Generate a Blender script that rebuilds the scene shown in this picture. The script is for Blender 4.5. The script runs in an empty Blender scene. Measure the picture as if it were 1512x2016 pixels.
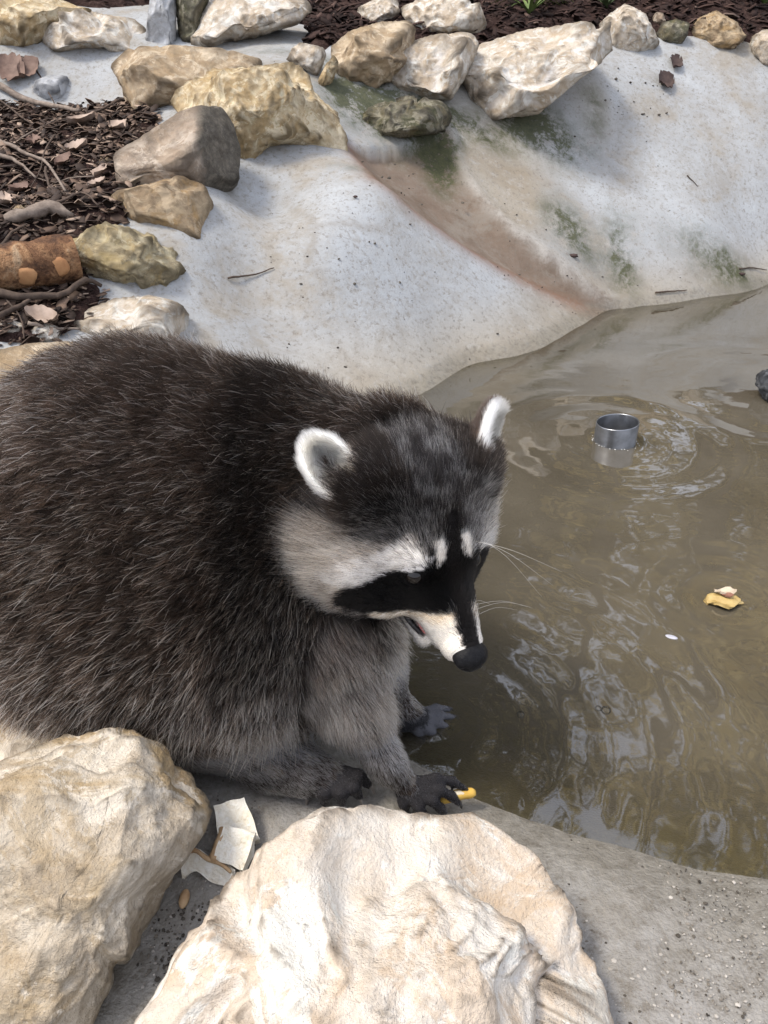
import bpy, bmesh, math, random
import numpy as np
from mathutils import Vector, Matrix

random.seed(7)
rng = np.random.default_rng(7)
scene = bpy.context.scene
COL = scene.collection

# ---------------------------------------------------------------- camera, sky, sun, exposure
CAM = np.array([0.0, 0.0, 0.62])
PITCH = math.radians(30.0)
FPX = 1480.0                       # focal length in photo pixels (1512 x 2016)
cam_d = bpy.data.cameras.new("camera")
cam = bpy.data.objects.new("camera", cam_d)
COL.objects.link(cam)
cam.location = CAM
cam.rotation_euler = (math.pi / 2 - PITCH, 0, 0)
cam_d.sensor_fit = 'VERTICAL'
cam_d.sensor_height = 24.0
cam_d.lens = 24.0 * FPX / 2016.0
cam_d.clip_start = 0.02
cam_d.clip_end = 500
scene.camera = cam

SUN_EL, SUN_AZ = math.radians(60), math.radians(-105)      # azimuth clockwise from +Y
world = bpy.data.worlds.new("World")
scene.world = world
world.use_nodes = True
wn = world.node_tree
for n in list(wn.nodes):
    wn.nodes.remove(n)
sky = wn.nodes.new("ShaderNodeTexSky")
sky.sky_type = 'NISHITA'
sky.sun_disc = False
sky.sun_elevation = SUN_EL
sky.sun_rotation = SUN_AZ
sky.air_density = 1.0
sky.dust_density = 4.0
sky.ozone_density = 1.0
bg = wn.nodes.new("ShaderNodeBackground")
bg.inputs[1].default_value = 0.10
wo = wn.nodes.new("ShaderNodeOutputWorld")
ovc = wn.nodes.new("ShaderNodeMix")            # thin even overcast over the blue
ovc.data_type = 'RGBA'
ovc.inputs[0].default_value = 0.65
ovc.inputs[7].default_value = (7.3, 7.6, 8.6, 1)
wn.links.new(sky.outputs[0], ovc.inputs[6])
wn.links.new(ovc.outputs[2], bg.inputs[0])
wn.links.new(bg.outputs[0], wo.inputs[0])

sun_d = bpy.data.lights.new("sun", 'SUN')
sun_d.energy = 1.5
sun_d.angle = math.radians(14)
sun_d.color = (1.0, 0.93, 0.82)
sun = bpy.data.objects.new("sun", sun_d)
COL.objects.link(sun)
sdir = Vector((math.sin(SUN_AZ) * math.cos(SUN_EL), math.cos(SUN_AZ) * math.cos(SUN_EL), math.sin(SUN_EL)))
sun.rotation_euler = sdir.to_track_quat('Z', 'Y').to_euler()
sun.location = (0, 0, 8)

scene.view_settings.view_transform = 'Standard'
scene.view_settings.look = 'None'
scene.view_settings.gamma = 1
scene.view_settings.use_curve_mapping = False
scene.view_settings.exposure = 1.3
scene.cycles.max_bounces = 8
scene.cycles.transparent_max_bounces = 12

# ---------------------------------------------------------------- pixel helpers
FWD = np.array([0, math.cos(PITCH), -math.sin(PITCH)])
UPV = np.array([0, math.sin(PITCH), math.cos(PITCH)])
RGT = np.array([1.0, 0, 0])


def ray(px, py):
    return FWD + RGT * ((px - 756) / FPX) + UPV * ((1008 - py) / FPX)


def PD(px, py, d):
    """point seen at photo pixel (px,py), d metres along the camera axis"""
    return CAM + ray(px, py) * d


def PZ(px, py, z):
    r = ray(px, py)
    return CAM + r * ((z - CAM[2]) / r[2])


def cv(a, b, d):
    """vector from camera-frame components"""
    return RGT * a + UPV * b + FWD * d


def nrm(v):
    v = np.asarray(v, float)
    return v / np.linalg.norm(v)


def sstep(a, b, x):
    t = np.clip((x - a) / (b - a), 0, 1)
    return t * t * (3 - 2 * t)


# ---------------------------------------------------------------- numpy noise
_prm = np.random.default_rng(11).permutation(256)
_prm = np.concatenate([_prm, _prm, _prm])
_gr = np.random.default_rng(12).normal(size=(256, 3))
_gr /= np.linalg.norm(_gr, axis=1)[:, None]


def perlin(p):
    p = np.asarray(p, float)
    i = np.floor(p).astype(int)
    f = p - i
    w = f * f * f * (f * (f * 6 - 15) + 10)
    i &= 255
    out = 0
    for dx in (0, 1):
        wx = w[..., 0] if dx else 1 - w[..., 0]
        a = _prm[i[..., 0] + dx]
        for dy in (0, 1):
            wy = w[..., 1] if dy else 1 - w[..., 1]
            b = _prm[a + i[..., 1] + dy]
            for dz in (0, 1):
                wz = w[..., 2] if dz else 1 - w[..., 2]
                g = _gr[_prm[b + i[..., 2] + dz]]
                out = out + wx * wy * wz * (g[..., 0] * (f[..., 0] - dx) + g[..., 1] * (f[..., 1] - dy) + g[..., 2] * (f[..., 2] - dz))
    return out * 1.5


def fbm(p, octv=4, gain=0.5):
    s, a, tot = 0, 1, 0
    for k in range(octv):
        s = s + a * perlin(p * (2 ** k) + 17.3 * k)
        tot += a
        a *= gain
    return s / tot


def ridged(p, octv=4):
    s, a, tot = 0, 1, 0
    for k in range(octv):
        s = s + a * (1 - 2 * np.abs(perlin(p * (2 ** k) + 31.7 * k)))
        tot += a
        a *= 0.5
    return s / tot


_wp = np.random.default_rng(13).random((256, 3))


def worley(p):
    """distance to the nearest scattered point: bowls meeting in sharp ridges"""
    i = np.floor(p).astype(int)
    f = p - i
    best = np.full(p.shape[:-1], 9.0)
    for dx in (-1, 0, 1):
        a = _prm[(i[..., 0] + dx) & 255]
        for dy in (-1, 0, 1):
            b_ = _prm[a + ((i[..., 1] + dy) & 255)]
            for dz in (-1, 0, 1):
                h = _prm[b_ + ((i[..., 2] + dz) & 255)]
                o = _wp[h] + np.array([dx, dy, dz]) - f
                best = np.minimum(best, (o * o).sum(-1))
    return best


# ---------------------------------------------------------------- material helpers
class NT:
    def __init__(s, name):
        s.m = bpy.data.materials.new(name)
        s.m.use_nodes = True
        s.t = s.m.node_tree
        for n in list(s.t.nodes):
            s.t.nodes.remove(n)
        s.out = s.t.nodes.new("ShaderNodeOutputMaterial")

    def n(s, typ, ins=None, **kw):
        nd = s.t.nodes.new("ShaderNode" + typ)
        for k, v in kw.items():
            setattr(nd, k, v)
        if ins:
            for k, v in ins.items():
                s.set(nd.inputs[k], v)
        return nd

    def set(s, sock, v):
        if hasattr(v, "is_output") or isinstance(v, bpy.types.NodeSocket):
            s.t.links.new(v, sock)
        elif isinstance(v, (tuple, list)) and len(v) == 3 and sock.type == 'RGBA':
            sock.default_value = (*v, 1)
        else:
            sock.default_value = v

    def coord(s, kind='Object'):
        return s.n("TexCoord").outputs[kind]

    def noise(s, vec, scale, detail=4, rough=0.55, dist=0.0):
        return s.n("TexNoise", {"Vector": vec, "Scale": scale, "Detail": detail, "Roughness": rough, "Distortion": dist}).outputs["Fac"]

    def vor(s, vec, scale, feature='F1', rand=1.0):
        nd = s.n("TexVoronoi", {"Vector": vec, "Scale": scale, "Randomness": rand}, feature=feature)
        return nd.outputs["Distance"]

    def ramp(s, fac, stops, interp='LINEAR'):
        nd = s.n("ValToRGB", {"Fac": fac})
        cr = nd.color_ramp
        cr.interpolation = interp
        while len(cr.elements) < len(stops):
            cr.elements.new(0.5)
        for e, (p, c) in zip(cr.elements, stops):
            e.position = p
            e.color = (*c, 1) if not isinstance(c, (int, float)) else (c, c, c, 1)
        return nd.outputs["Color"]

    def mix(s, fac, a, b, mode='MIX'):
        nd = s.n("Mix", data_type='RGBA', blend_type=mode)
        s.set(nd.inputs[0], fac)
        s.set(nd.inputs[6], a)
        s.set(nd.inputs[7], b)
        return nd.outputs[2]

    def math(s, op, a, b=0.0, c=0.0):
        nd = s.n("Math", operation=op)
        s.set(nd.inputs[0], a)
        s.set(nd.inputs[1], b)
        s.set(nd.inputs[2], c)
        return nd.outputs[0]

    def attr(s, name, out="Fac"):
        return s.n("Attribute", attribute_name=name).outputs[out]

    def bump(s, h, strength=0.3, dist=0.01, normal=None):
        ins = {"Height": h, "Strength": strength, "Distance": dist}
        if normal is not None:
            ins["Normal"] = normal
        return s.n("Bump", ins).outputs[0]

    def principled(s, color, rough=0.8, normal=None, spec=0.3, **kw):
        ins = {"Base Color": color, "Roughness": rough, "Specular IOR Level": spec}
        ins.update(kw)
        if normal is not None:
            ins["Normal"] = normal
        nd = s.n("BsdfPrincipled", ins)
        s.t.links.new(nd.outputs[0], s.out.inputs[0])
        return s.m


def simple_mat(name, c1, c2, scale=30, rough=0.7, bump=0.2, bdist=0.003, spec=0.3, **kw):
    t = NT(name)
    co = t.coord()
    nz = t.noise(co, scale, 5, 0.6)
    col = t.ramp(nz, [(0.3, c1), (0.7, c2)])
    return t.principled(col, rough, t.bump(nz, bump, bdist), spec, **kw)


# ---------------------------------------------------------------- object helpers
def mesh_obj(name, V, F, mat=None, parent=None, smooth=True, loc=None):
    V = np.asarray(V, float)
    if loc is not None:
        V = V - np.asarray(loc)
    me = bpy.data.meshes.new(name)
    if isinstance(F, np.ndarray):
        k = F.shape[1]
        me.vertices.add(len(V))
        me.vertices.foreach_set("co", V.astype(np.float32).ravel())
        me.loops.add(F.size)
        me.loops.foreach_set("vertex_index", F.astype(np.int32).ravel())
        me.polygons.add(len(F))
        me.polygons.foreach_set("loop_start", np.arange(0, F.size, k, dtype=np.int32))
        me.update(calc_edges=True)
        me.validate()
    else:
        me.from_pydata(V.tolist(), [], F)
        me.update()
    if smooth:
        me.polygons.foreach_set("use_smooth", np.ones(len(me.polygons), bool))
    if mat:
        me.materials.append(mat)
    o = bpy.data.objects.new(name, me)
    COL.objects.link(o)
    if loc is not None:
        o.location = loc
    if parent:
        o.parent = parent
    return o


def tag(o, label=None, cat=None, group=None, kind=None):
    if label:
        o["label"] = label
    if cat:
        o["category"] = cat
    if group:
        o["group"] = group
    if kind:
        o["kind"] = kind
    return o


def add_attr(o, name, vals):
    a = o.data.attributes.new(name, 'FLOAT', 'POINT')
    a.data.foreach_set("value", np.asarray(vals, np.float32))


def grid_faces(nx, ny):
    i, j = np.meshgrid(np.arange(nx - 1), np.arange(ny - 1), indexing='ij')
    a = (i * ny + j).ravel()
    return np.stack([a, a + ny, a + ny + 1, a + 1], 1)


def tube(path, radii, sides=7, jitter=0.0, caps=True):
    """tapered tube along a path -> verts, faces(list)"""
    path = [np.asarray(p, float) for p in path]
    n = len(path)
    V, F = [], []
    ref = np.array([0.3, 0.2, 0.93])
    for i, p in enumerate(path):
        t = nrm(path[min(i + 1, n - 1)] - path[max(i - 1, 0)])
        a = nrm(np.cross(t, ref)) if abs(t @ ref) < 0.95 else nrm(np.cross(t, [1, 0, 0]))
        b = np.cross(t, a)
        for k in range(sides):
            th = 2 * math.pi * k / sides
            r = radii[i] * (1 + jitter * (random.random() - .5))
            V.append(p + (a * math.cos(th) + b * math.sin(th)) * r)
    for i in range(n - 1):
        for k in range(sides):
            k2 = (k + 1) % sides
            F.append([i * sides + k, i * sides + k2, (i + 1) * sides + k2, (i + 1) * sides + k])
    if caps:
        F.append(list(range(sides))[::-1])
        F.append([(n - 1) * sides + k for k in range(sides)])
    return V, F


def bez(pts, n):
    """Catmull-Rom through pts"""
    P = [np.asarray(p, float) for p in pts]
    P = [2 * P[0] - P[1]] + P + [2 * P[-1] - P[-2]]
    out = []
    seg = len(P) - 3
    for i in range(n):
        t = i / (n - 1) * seg
        k = min(int(t), seg - 1)
        u = t - k
        a, b, c, d = P[k:k + 4]
        out.append(0.5 * (2 * b + (c - a) * u + (2 * a - 5 * b + 4 * c - d) * u * u + (3 * b - a - 3 * c + d) * u ** 3))
    return out


# ---------------------------------------------------------------- terrain height
def _cp():
    """photo pixel + chosen height z"""
    L = []
    for px, py, z in [
        (700, 845, 0.0), (800, 790, 0), (1000, 705, 0), (1150, 637, 0), (1240, 605, 0), (1380, 583, 0), (1512, 560, 0), (1700, 530, 0),
        (600, 330, .42), (520, 430, .315), (640, 500, .27), (480, 560, .215), (620, 640, .135), (800, 470, .27), (900, 560, .16),
        (760, 380, .37), (1000, 620, .075), (450, 660, .155), (820, 690, .06), (700, 600, .165), (900, 660, .055),
        (430, 375, .39), (400, 480, .305), (350, 570, .235), (300, 650, .195), (60, 720, .19), (-150, 740, .2), (250, 760, .14),
        (60, 400, .36), (-200, 400, .40), (60, 600, .24), (-200, 600, .26),
    ]:
        p = PZ(px, py, z)
        L.append([p[0], p[1], z])
    return L


def _cp2():
    """photo pixel + chosen distance y"""
    L = []
    for px, py, y in [(110, 100, 2.80), (0, 100, 2.78), (260, 100, 2.82), (310, 60, 2.95), (460, 95, 2.75), (580, 80, 2.85), (970, 235, 2.72),
                      (1150, 170, 2.95), (1300, 100, 3.25), (1460, 105, 3.3), (600, 160, 2.5), (690, 170, 2.6), (800, 200, 2.62), (900, 250, 2.62),
                      (640, 40, 3.3), (900, 30, 3.35), (1100, 30, 3.45), (1350, 15, 3.6), (500, 10, 3.4), (200, 0, 3.3), (1512, 20, 3.7),
                      (120, 215, 2.62), (230, 190, 2.66), (0, 215, 2.6), (-300, 200, 2.5), (-300, 90, 2.8), (150, 260, 2.35), (275, 245, 2.3),
                      (400, 225, 2.3), (500, 150, 2.45), (400, 150, 2.55), (0, 300, 2.2), (200, 330, 2.05),
                      (700, 290, 2.35), (780, 290, 2.45), (860, 400, 2.3), (960, 470, 2.27), (1080, 550, 2.27), (1160, 590, 2.3), (1220, 590, 2.37),
                      (960, 330, 2.55), (1050, 450, 2.4), (1130, 520, 2.36), (1250, 300, 2.85), (1400, 250, 3.02), (1250, 480, 2.52), (1400, 450, 2.66),
                      (1100, 330, 2.68), (1150, 250, 2.85), (1512, 330, 2.95), (1700, 250, 3.2), (1380, 545, 2.5), (1512, 500, 2.78), (1700, 450, 2.95)]:
        r = ray(px, py)
        p = CAM + r * (y / r[1])
        L.append([p[0], p[1], p[2]])
    return L


_near = [  # x, y, z
    (.55, .385, 0), (.9, .33, 0), (1.4, .25, 0), (2.2, .2, 0), (.335, .425, 0), (.2, .46, 0), (.11, .49, 0), (.03, .55, 0), (-.04, .62, 0), (-.08, .8, 0), (-.07, 1.0, 0), (-.06, 1.2, 0),
    (.55, .25, .035), (.9, .15, .04), (.3, .28, .03), (0, .38, .03), (-.2, .45, .03), (-.3, .7, .035), (-.3, 1.0, .06), (-.6, .7, .05), (-.6, 1.0, .11), (-1, .6, .1), (-1, 1.0, .18),
    (-.6, .3, .02), (-.3, .25, .01), (0, .1, .02), (.6, -.1, .05), (-.6, -.2, .05), (0, -.8, .1), (1.5, -.5, .1), (-1.5, -.3, .15), (-.42, 1.22, .12), (-.2, 1.3, .06),
    (.3, .7, -.10), (.6, .7, -.16), (.3, 1.1, -.16), (.8, 1.2, -.28), (.4, 1.6, -.16), (1.0, 1.8, -.28), (.9, 2.1, -.14), (1.4, 2.2, -.2), (1.6, 1.2, -.32), (1.6,.7,-.2), (1.1,.8,-.2), (2.3, 1.5, -.25), (2.2,2.2,-.2), (1.9,2.5,-.1), (1.2,.5,-.07), (.8,.48,-.05),(.5,.48,-.04),(.3,.52,-.05), (.2,.6,-.07), (.1, 1.3, -.08), (.12, .85, -.07),
    (3.2, .8, .25), (3.2, 2.0, .25), (3.2, 3.0, .7), (-2, 1.5, .42), (-2, 2.4, .6), (-2, 3.2, .85), (-1.8, .4, .25),
    (0, 4.3, 1.08), (1.5, 4.3, 1.1), (3, 4.3, 1.1), (-1.5, 4.2, 1.1), (-3, 4, 1.1), (0, 5.2, 1.5), (2, 5.2, 1.5), (-2, 5.2, 1.5), (4, 2, .5), (-3.5, 1, .5), (4, 5, 1.4), (-4, 5, 1.5), (2, -2, .1), (-2, -2, .15),
]
_d = _cp() + _cp2() + [list(t) for t in _near]
_D = np.array(_d)
_c2 = 0.10 ** 2
_r = np.sqrt(((_D[:, None, :2] - _D[None, :, :2]) ** 2).sum(-1) + _c2)
_A = np.zeros((len(_D) + 3, len(_D) + 3))
_n = len(_D)
_A[:_n, :_n] = -_r - np.eye(_n) * -0.006
_A[:_n, _n] = 1
_A[:_n, _n + 1:] = _D[:, :2]
_A[_n:, :_n] = _A[:_n, _n:].T
_W = np.linalg.solve(_A, np.concatenate([_D[:, 2], [0, 0, 0]]))


def terrain(x, y):
    x = np.asarray(x, float)
    y = np.asarray(y, float)
    shp = x.shape
    xf, yf = x.ravel(), y.ravel()
    out = np.empty(len(xf))
    for s in range(0, len(xf), 40000):
        a, b = xf[s:s + 40000], yf[s:s + 40000]
        ax, by = np.clip(a, -4.5, 4.5), np.clip(b, -2.5, 5.6)
        r = np.sqrt((ax[:, None] - _D[None, :, 0]) ** 2 + (by[:, None] - _D[None, :, 1]) ** 2 + _c2)
        out[s:s + 40000] = -r @ _W[:_n] + _W[_n] + ax * _W[_n + 1] + by * _W[_n + 2]
    return out.reshape(shp)


def hit(px, py, tmax=6.0):
    """first point of the terrain along the ray of a photo pixel"""
    r = ray(px, py)
    t = np.linspace(0.3, tmax, 600)
    P = CAM + t[:, None] * r
    h = P[:, 2] - terrain(P[:, 0], P[:, 1])
    k = np.argmax(h < 0)
    if h[k] >= 0:
        return P[-1]
    a, b = h[k - 1], h[k]
    return P[k - 1] + (P[k] - P[k - 1]) * (a / (a - b))


def polydist(x, y, pts):
    """distance from points to polyline"""
    d = np.full(x.shape, 1e9)
    for (ax, ay), (bx, by) in zip(pts[:-1], pts[1:]):
        vx, vy = bx - ax, by - ay
        t = np.clip(((x - ax) * vx + (y - ay) * vy) / (vx * vx + vy * vy + 1e-12), 0, 1)
        d = np.minimum(d, np.hypot(x - ax - t * vx, y - ay - t * vy))
    return d


def inpoly(x, y, pts):
    c = np.zeros(x.shape, bool)
    n = len(pts)
    for i in range(n):
        x1, y1 = pts[i]
        x2, y2 = pts[(i + 1) % n]
        k = ((y1 > y) != (y2 > y)) & (x < (x2 - x1) * (y - y1) / (y2 - y1 + 1e-12) + x1)
        c ^= k
    return c


def hxy(L):
    return [tuple(hit(a, b)[:2]) for a, b in L]


# ---------------------------------------------------------------- ground (soil) and concrete basin
SOIL_LEFT = hxy([(0, 692), (130, 668), (180, 640), (215, 570), (190, 500), (270, 430), (270, 390), (285, 320), (325, 225), (262, 192), (150, 204), (0, 196)]) + [(-2.6, 2.62), (-2.6, 1.3)]
SOIL_TOP = hxy([(440, 2), (600, 50), (600, 88), (640, 104), (705, 75), (800, 85), (890, 85), (960, 112), (1100, 62), (1200, 78), (1300, 72), (1480, 88), (1600, 92)]) + \
    [(3.4, 3.6), (70, 4), (70, 70), (-70, 70), (-70, 3.2), (-1.0, 3.15)]


def soil_sd(x, y):
    """positive inside the soil beds"""
    out = np.full(x.shape, -1e9)
    for P in (SOIL_LEFT, SOIL_TOP):
        d = polydist(x, y, P + P[:1])
        out = np.maximum(out, np.where(inpoly(x, y, P), d, -d))
    out = np.maximum(out, np.maximum(np.maximum(-1.75 - x, x - 3.3), np.maximum(-.55 - y, y - 3.75)))
    return out


def axis(lo, hi, step, far):
    c = list(np.arange(lo, hi, step))
    a, s = hi, step
    while a < far:
        c.append(a)
        s *= 1.25
        a += s
    c.append(far)
    a, s = lo, step
    pre = []
    while a > -far:
        s *= 1.25
        a -= s
        pre.append(max(a, -far))
    return np.array(pre[::-1] + c)


def soil_top(x, y):
    sd = soil_sd(x, y)
    wob = .02 * perlin(np.stack([x * 9, y * 9, 0 * x], -1))
    h = np.where(sd > -9, -.045 + .06 * sstep(-.03, .035, sd + wob), 0)
    lump = .018 * fbm(np.stack([x * 6, y * 6, 0 * x + 3], -1), 4) + .008 * fbm(np.stack([x * 30, y * 30, 0 * x + 3], -1), 2)
    return terrain(x, y) + h + lump * sstep(-.02, .1, sd)


gx, gy = axis(-2.2, 2.6, .03, 70), axis(-.6, 4.6, .03, 70)
X, Y = np.meshgrid(gx, gy, indexing='ij')
Z = soil_top(X, Y)

t = NT("soil")
co = t.coord('Object')
n1 = t.noise(co, 14, 6, .7)
n2 = t.noise(co, 90, 4, .7)
c = t.ramp(t.math('ADD', t.math('MULTIPLY', n1, .5), t.math('MULTIPLY', n2, .5)), [(.32, (.012, .007, .006)), (.5, (.045, .026, .022)), (.68, (.12, .08, .066))])
M_SOIL = t.principled(c, .95, t.bump(t.math('ADD', n1, n2), 1.0, .02), .1)
ground = mesh_obj("ground", np.stack([X, Y, Z], -1).reshape(-1, 3), grid_faces(len(gx), len(gy)), M_SOIL)
tag(ground, "dark brown bark mulch and soil bank above the pond", kind='structure')

bx = np.concatenate([np.arange(-1.7, -.6, .02), np.arange(-.6, 1.5, .0115), np.arange(1.5, 3.2, .03)])
by = np.concatenate([np.arange(-.5, .15, .03), np.arange(.15, 1.0, .008), np.arange(1.0, 3.7, .0135)])
X, Y = np.meshgrid(bx, by, indexing='ij')
T0 = terrain(X, Y)
P3 = np.stack([X, Y, T0], -1)
CH_L = hxy([(682, 285), (735, 350), (800, 402), (880, 458), (960, 512), (1060, 566), (1160, 612), (1200, 622)])
CH_R = hxy([(880, 262), (905, 330), (955, 400), (1010, 455), (1085, 510), (1150, 560), (1235, 600)])
CHAN = CH_L + CH_R[::-1]
dl, dr = polydist(X, Y, CH_L), polydist(X, Y, CH_R)
inside = inpoly(X, Y, CHAN)
sdc = np.where(inside, np.minimum(dl, dr), -np.minimum(dl, dr))
wob = .02 * fbm(np.stack([X * 8, Y * 8, 0 * X], -1), 3)
chan = sstep(-.018, .018, sdc + wob * .6)
rust = np.exp(-((dl + wob * .6) / .034) ** 2) * np.clip(1.2 - .0 * X, 0, 1)
lime = np.exp(-((dr + wob) / .022) ** 2) * sstep(2.62, 2.42, Y)


def spot(px, py, rx, ry=None):
    h = hit(px, py)
    ry = ry or rx
    return np.exp(-(((X - h[0]) / rx) ** 2 + ((Y - h[1]) / ry) ** 2))


moss = np.clip(1.5 * spot(865, 295, .05, .10) + 1.7 * spot(1050, 250, .15, .08) + .75 * spot(1225, 510, .06, .12) + .9 * spot(1120, 450, .09, .09) + .8 * spot(1450, 540, .25, .07) + .7 * spot(940, 255, .12, .05) + .4 * spot(700, 330, .1, .03)
               + .5 * spot(1170, 210, .05, .1) + .5 * spot(345, 60, .03, .1) + 1.3 * spot(720, 215, .12, .09) + 1.2 * spot(810, 215, .14, .09) + .8 * spot(660, 150, .06, .1) + .5 * spot(560, 100, .2, .04), 0, 1.3)
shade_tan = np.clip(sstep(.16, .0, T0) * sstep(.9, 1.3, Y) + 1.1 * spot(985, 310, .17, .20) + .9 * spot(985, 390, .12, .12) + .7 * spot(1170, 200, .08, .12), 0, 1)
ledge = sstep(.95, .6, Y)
# the channel is a shallow groove, its right rim a low mortar ridge; the slabs carry trowel swells
relief = -.032 * sstep(-.02, .09, sdc) + .012 * np.exp(-(dr / .025) ** 2) + .007 * fbm(P3 * 3.2, 3) + .0022 * fbm(P3 * 16, 3)
sd_near = (1 - ledge) * 1.0 + ledge * .9
crack = np.minimum(polydist(X, Y, hxy([(560, 395), (612, 430), (618, 470), (605, 520), (640, 545)])), polydist(X, Y, hxy([(612, 450), (660, 440), (720, 448), (760, 452)])))
Zb = T0 + relief
inn = soil_sd(X, Y)
basin = mesh_obj("pond_basin", np.stack([X, Y, Zb], -1).reshape(-1, 3), grid_faces(len(bx), len(by)))
for nm, v in (("chan", chan), ("rust", rust), ("lime", lime), ("moss", moss), ("tan", shade_tan), ("ledge", ledge), ("crack", np.exp(-(crack / .007) ** 2))):
    add_attr(basin, nm, v.ravel())
tag(basin, "pale grey concrete pond basin with sloping slabs and a rusty run-off channel", kind='structure')

t = NT("concrete")
co = t.coord('Object')
big = t.noise(co, 2.6, 5, .62, .6)
mid = t.noise(co, 13, 8, .75, .4)
fine = t.noise(co, 75, 6, .8)
grit = t.noise(co, 320, 2, .6)
base = t.ramp(t.math('ADD', t.math('MULTIPLY', big, .6), t.math('MULTIPLY', mid, .4)),
              [(.30, (.30, .26, .20)), (.40, (.40, .375, .335)), (.48, (.44, .45, .455)), (.62, (.53, .56, .59))])
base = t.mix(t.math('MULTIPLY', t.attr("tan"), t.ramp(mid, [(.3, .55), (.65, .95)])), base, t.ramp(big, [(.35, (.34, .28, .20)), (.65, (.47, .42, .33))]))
chc = t.ramp(t.math('ADD', t.math('MULTIPLY', mid, .7), t.math('MULTIPLY', big, .3)), [(.35, (.15, .10, .066)), (.62, (.25, .18, .13))])
base = t.mix(t.math('MULTIPLY', t.attr("chan"), .93), base, chc)
base = t.mix(t.math('MULTIPLY', t.attr("rust"), t.ramp(mid, [(.3, .35), (.6, .8)])), base, (.25, .125, .075))
base = t.mix(t.math('MULTIPLY', t.attr("lime"), t.ramp(mid, [(.4, .1), (.6, .9)])), base, (.55, .52, .47))
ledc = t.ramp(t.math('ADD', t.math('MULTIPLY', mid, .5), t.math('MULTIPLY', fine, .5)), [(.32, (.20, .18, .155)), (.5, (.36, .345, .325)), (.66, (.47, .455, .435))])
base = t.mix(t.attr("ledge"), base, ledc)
# fine grime, pits and pale patches
pits = t.ramp(t.vor(co, 60), [(.05, .0), (.16, 1.0)])
base = t.mix(t.ramp(fine, [(.37, .7), (.48, 0)]), base, (.23, .20, .165))
base = t.mix(t.ramp(t.noise(co, 6.5, 9, .8, .3), [(.50, 0), (.62, .5)]), base, (.33, .30, .255))
base = t.mix(t.math('MULTIPLY', t.math('SUBTRACT', 1.0, t.attr('chan')), t.ramp(t.noise(co, 34, 6, .8), [(.53, 0), (.66, .4)])), base, (.55, .55, .54))
base = t.mix(t.math('MULTIPLY', t.ramp(pits, [(0, 1), (1, 0)]), t.ramp(mid, [(.45, 0), (.62, .7)])), base, (.16, .13, .10))
base = t.mix(t.math('MULTIPLY', t.attr("crack"), t.ramp(fine, [(.35, .2), (.6, .7)])), base, (.30, .27, .23))
mo = t.math('MULTIPLY', t.attr("moss"), t.ramp(t.math('ADD', t.math('MULTIPLY', mid, .6), t.math('MULTIPLY', fine, .4)), [(.40, 0), (.58, 1.0)]))
base = t.mix(t.ramp(mo, [(.05, 0), (.6, .93)]), base, t.ramp(fine, [(.35, (.03, .04, .012)), (.65, (.095, .10, .04))]))
base = t.mix(1.0, base, (.655, .65, .64), 'MULTIPLY')
# wet, silty band at the waterline and the muddy floor under water
pos = t.n("NewGeometry").outputs["Position"]
z = t.n("SeparateXYZ", {0: pos}).outputs[2]
zz = t.math('ADD', z, t.math('MULTIPLY', t.math('SUBTRACT', mid, .5), .03))
wet = t.ramp(zz, [(.0, 1.0), (.018, .85), (.034, 0.0)])
base = t.mix(t.math('MULTIPLY', wet, .62), base, t.ramp(fine, [(.35, (.085, .075, .055)), (.65, (.21, .19, .15))]))
under = t.ramp(zz, [(-.0, 0.0)]) if False else t.math('MULTIPLY', t.math('MAXIMUM', t.math('MULTIPLY', z, -30), 0.0), 1.0)
base = t.mix(t.math('MINIMUM', under, .9), base, (.17, .145, .085))
hgt = t.math('ADD', t.math('ADD', t.math('MULTIPLY', mid, .5), t.math('MULTIPLY', fine, .35)), t.math('MULTIPLY', grit, t.math('ADD', .1, t.math('MULTIPLY', t.attr("ledge"), .45))))
rgh = t.math('SUBTRACT', .88, t.math('MULTIPLY', wet, .5))
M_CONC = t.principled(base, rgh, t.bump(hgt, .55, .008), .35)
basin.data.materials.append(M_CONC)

# ---------------------------------------------------------------- water
wx = np.concatenate([np.arange(-.25, .9, .009), np.arange(.9, 3.3, .03)])
wy = np.concatenate([np.arange(.15, 1.3, .009), np.arange(1.3, 3.2, .015)])
X, Y = np.meshgrid(wx, wy, indexing='ij')
WH = np.zeros_like(X)


def ring(px, py, lam, amp, decay, r0=0.0, hw=None):
    global WH
    c = PZ(px, py, 0)
    r = np.hypot(X - c[0], Y - c[1])
    env = amp * np.exp(-r / decay) if hw is None else amp * np.exp(-((r - r0) / hw) ** 2)
    WH = WH + env * np.sin(2 * math.pi * (r - r0) / lam)


ring(850, 1425, .045, .0006, .16)
ring(850, 1425, .11, .0008, .0, .33, .07)
ring(1210, 866, .05, .0004, .12)
ring(1210, 866, .13, .0011, .0, .22, .06)
ring(1520, 770, .16, .0014, .0, .28, .10)
ring(960, 1580, .035, .0005, .07)
ring(1430, 1180, .05, .0005, .08)
WH += .0007 * fbm(np.stack([X * 6, Y * 6, 0 * X], -1), 3) + .0003 * perlin(np.stack([X * 22, Y * 22, 0 * X + 5], -1))
water = mesh_obj("water", np.stack([X, Y, WH], -1).reshape(-1, 3), grid_faces(len(wx), len(wy)))
add_attr(water, "depth", (-terrain(X, Y)).ravel())
tag(water, "murky green brown pond water reflecting trees and sky", kind='structure')
t = NT("pond_water")
co = t.coord('Object')
nb = t.bump(t.noise(co, 14, 2, .45), .06, .01)
nb = t.bump(t.noise(co, 45, 2, .5), .010, .004, nb)
silt = t.noise(co, 5, 4, .6)
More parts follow.
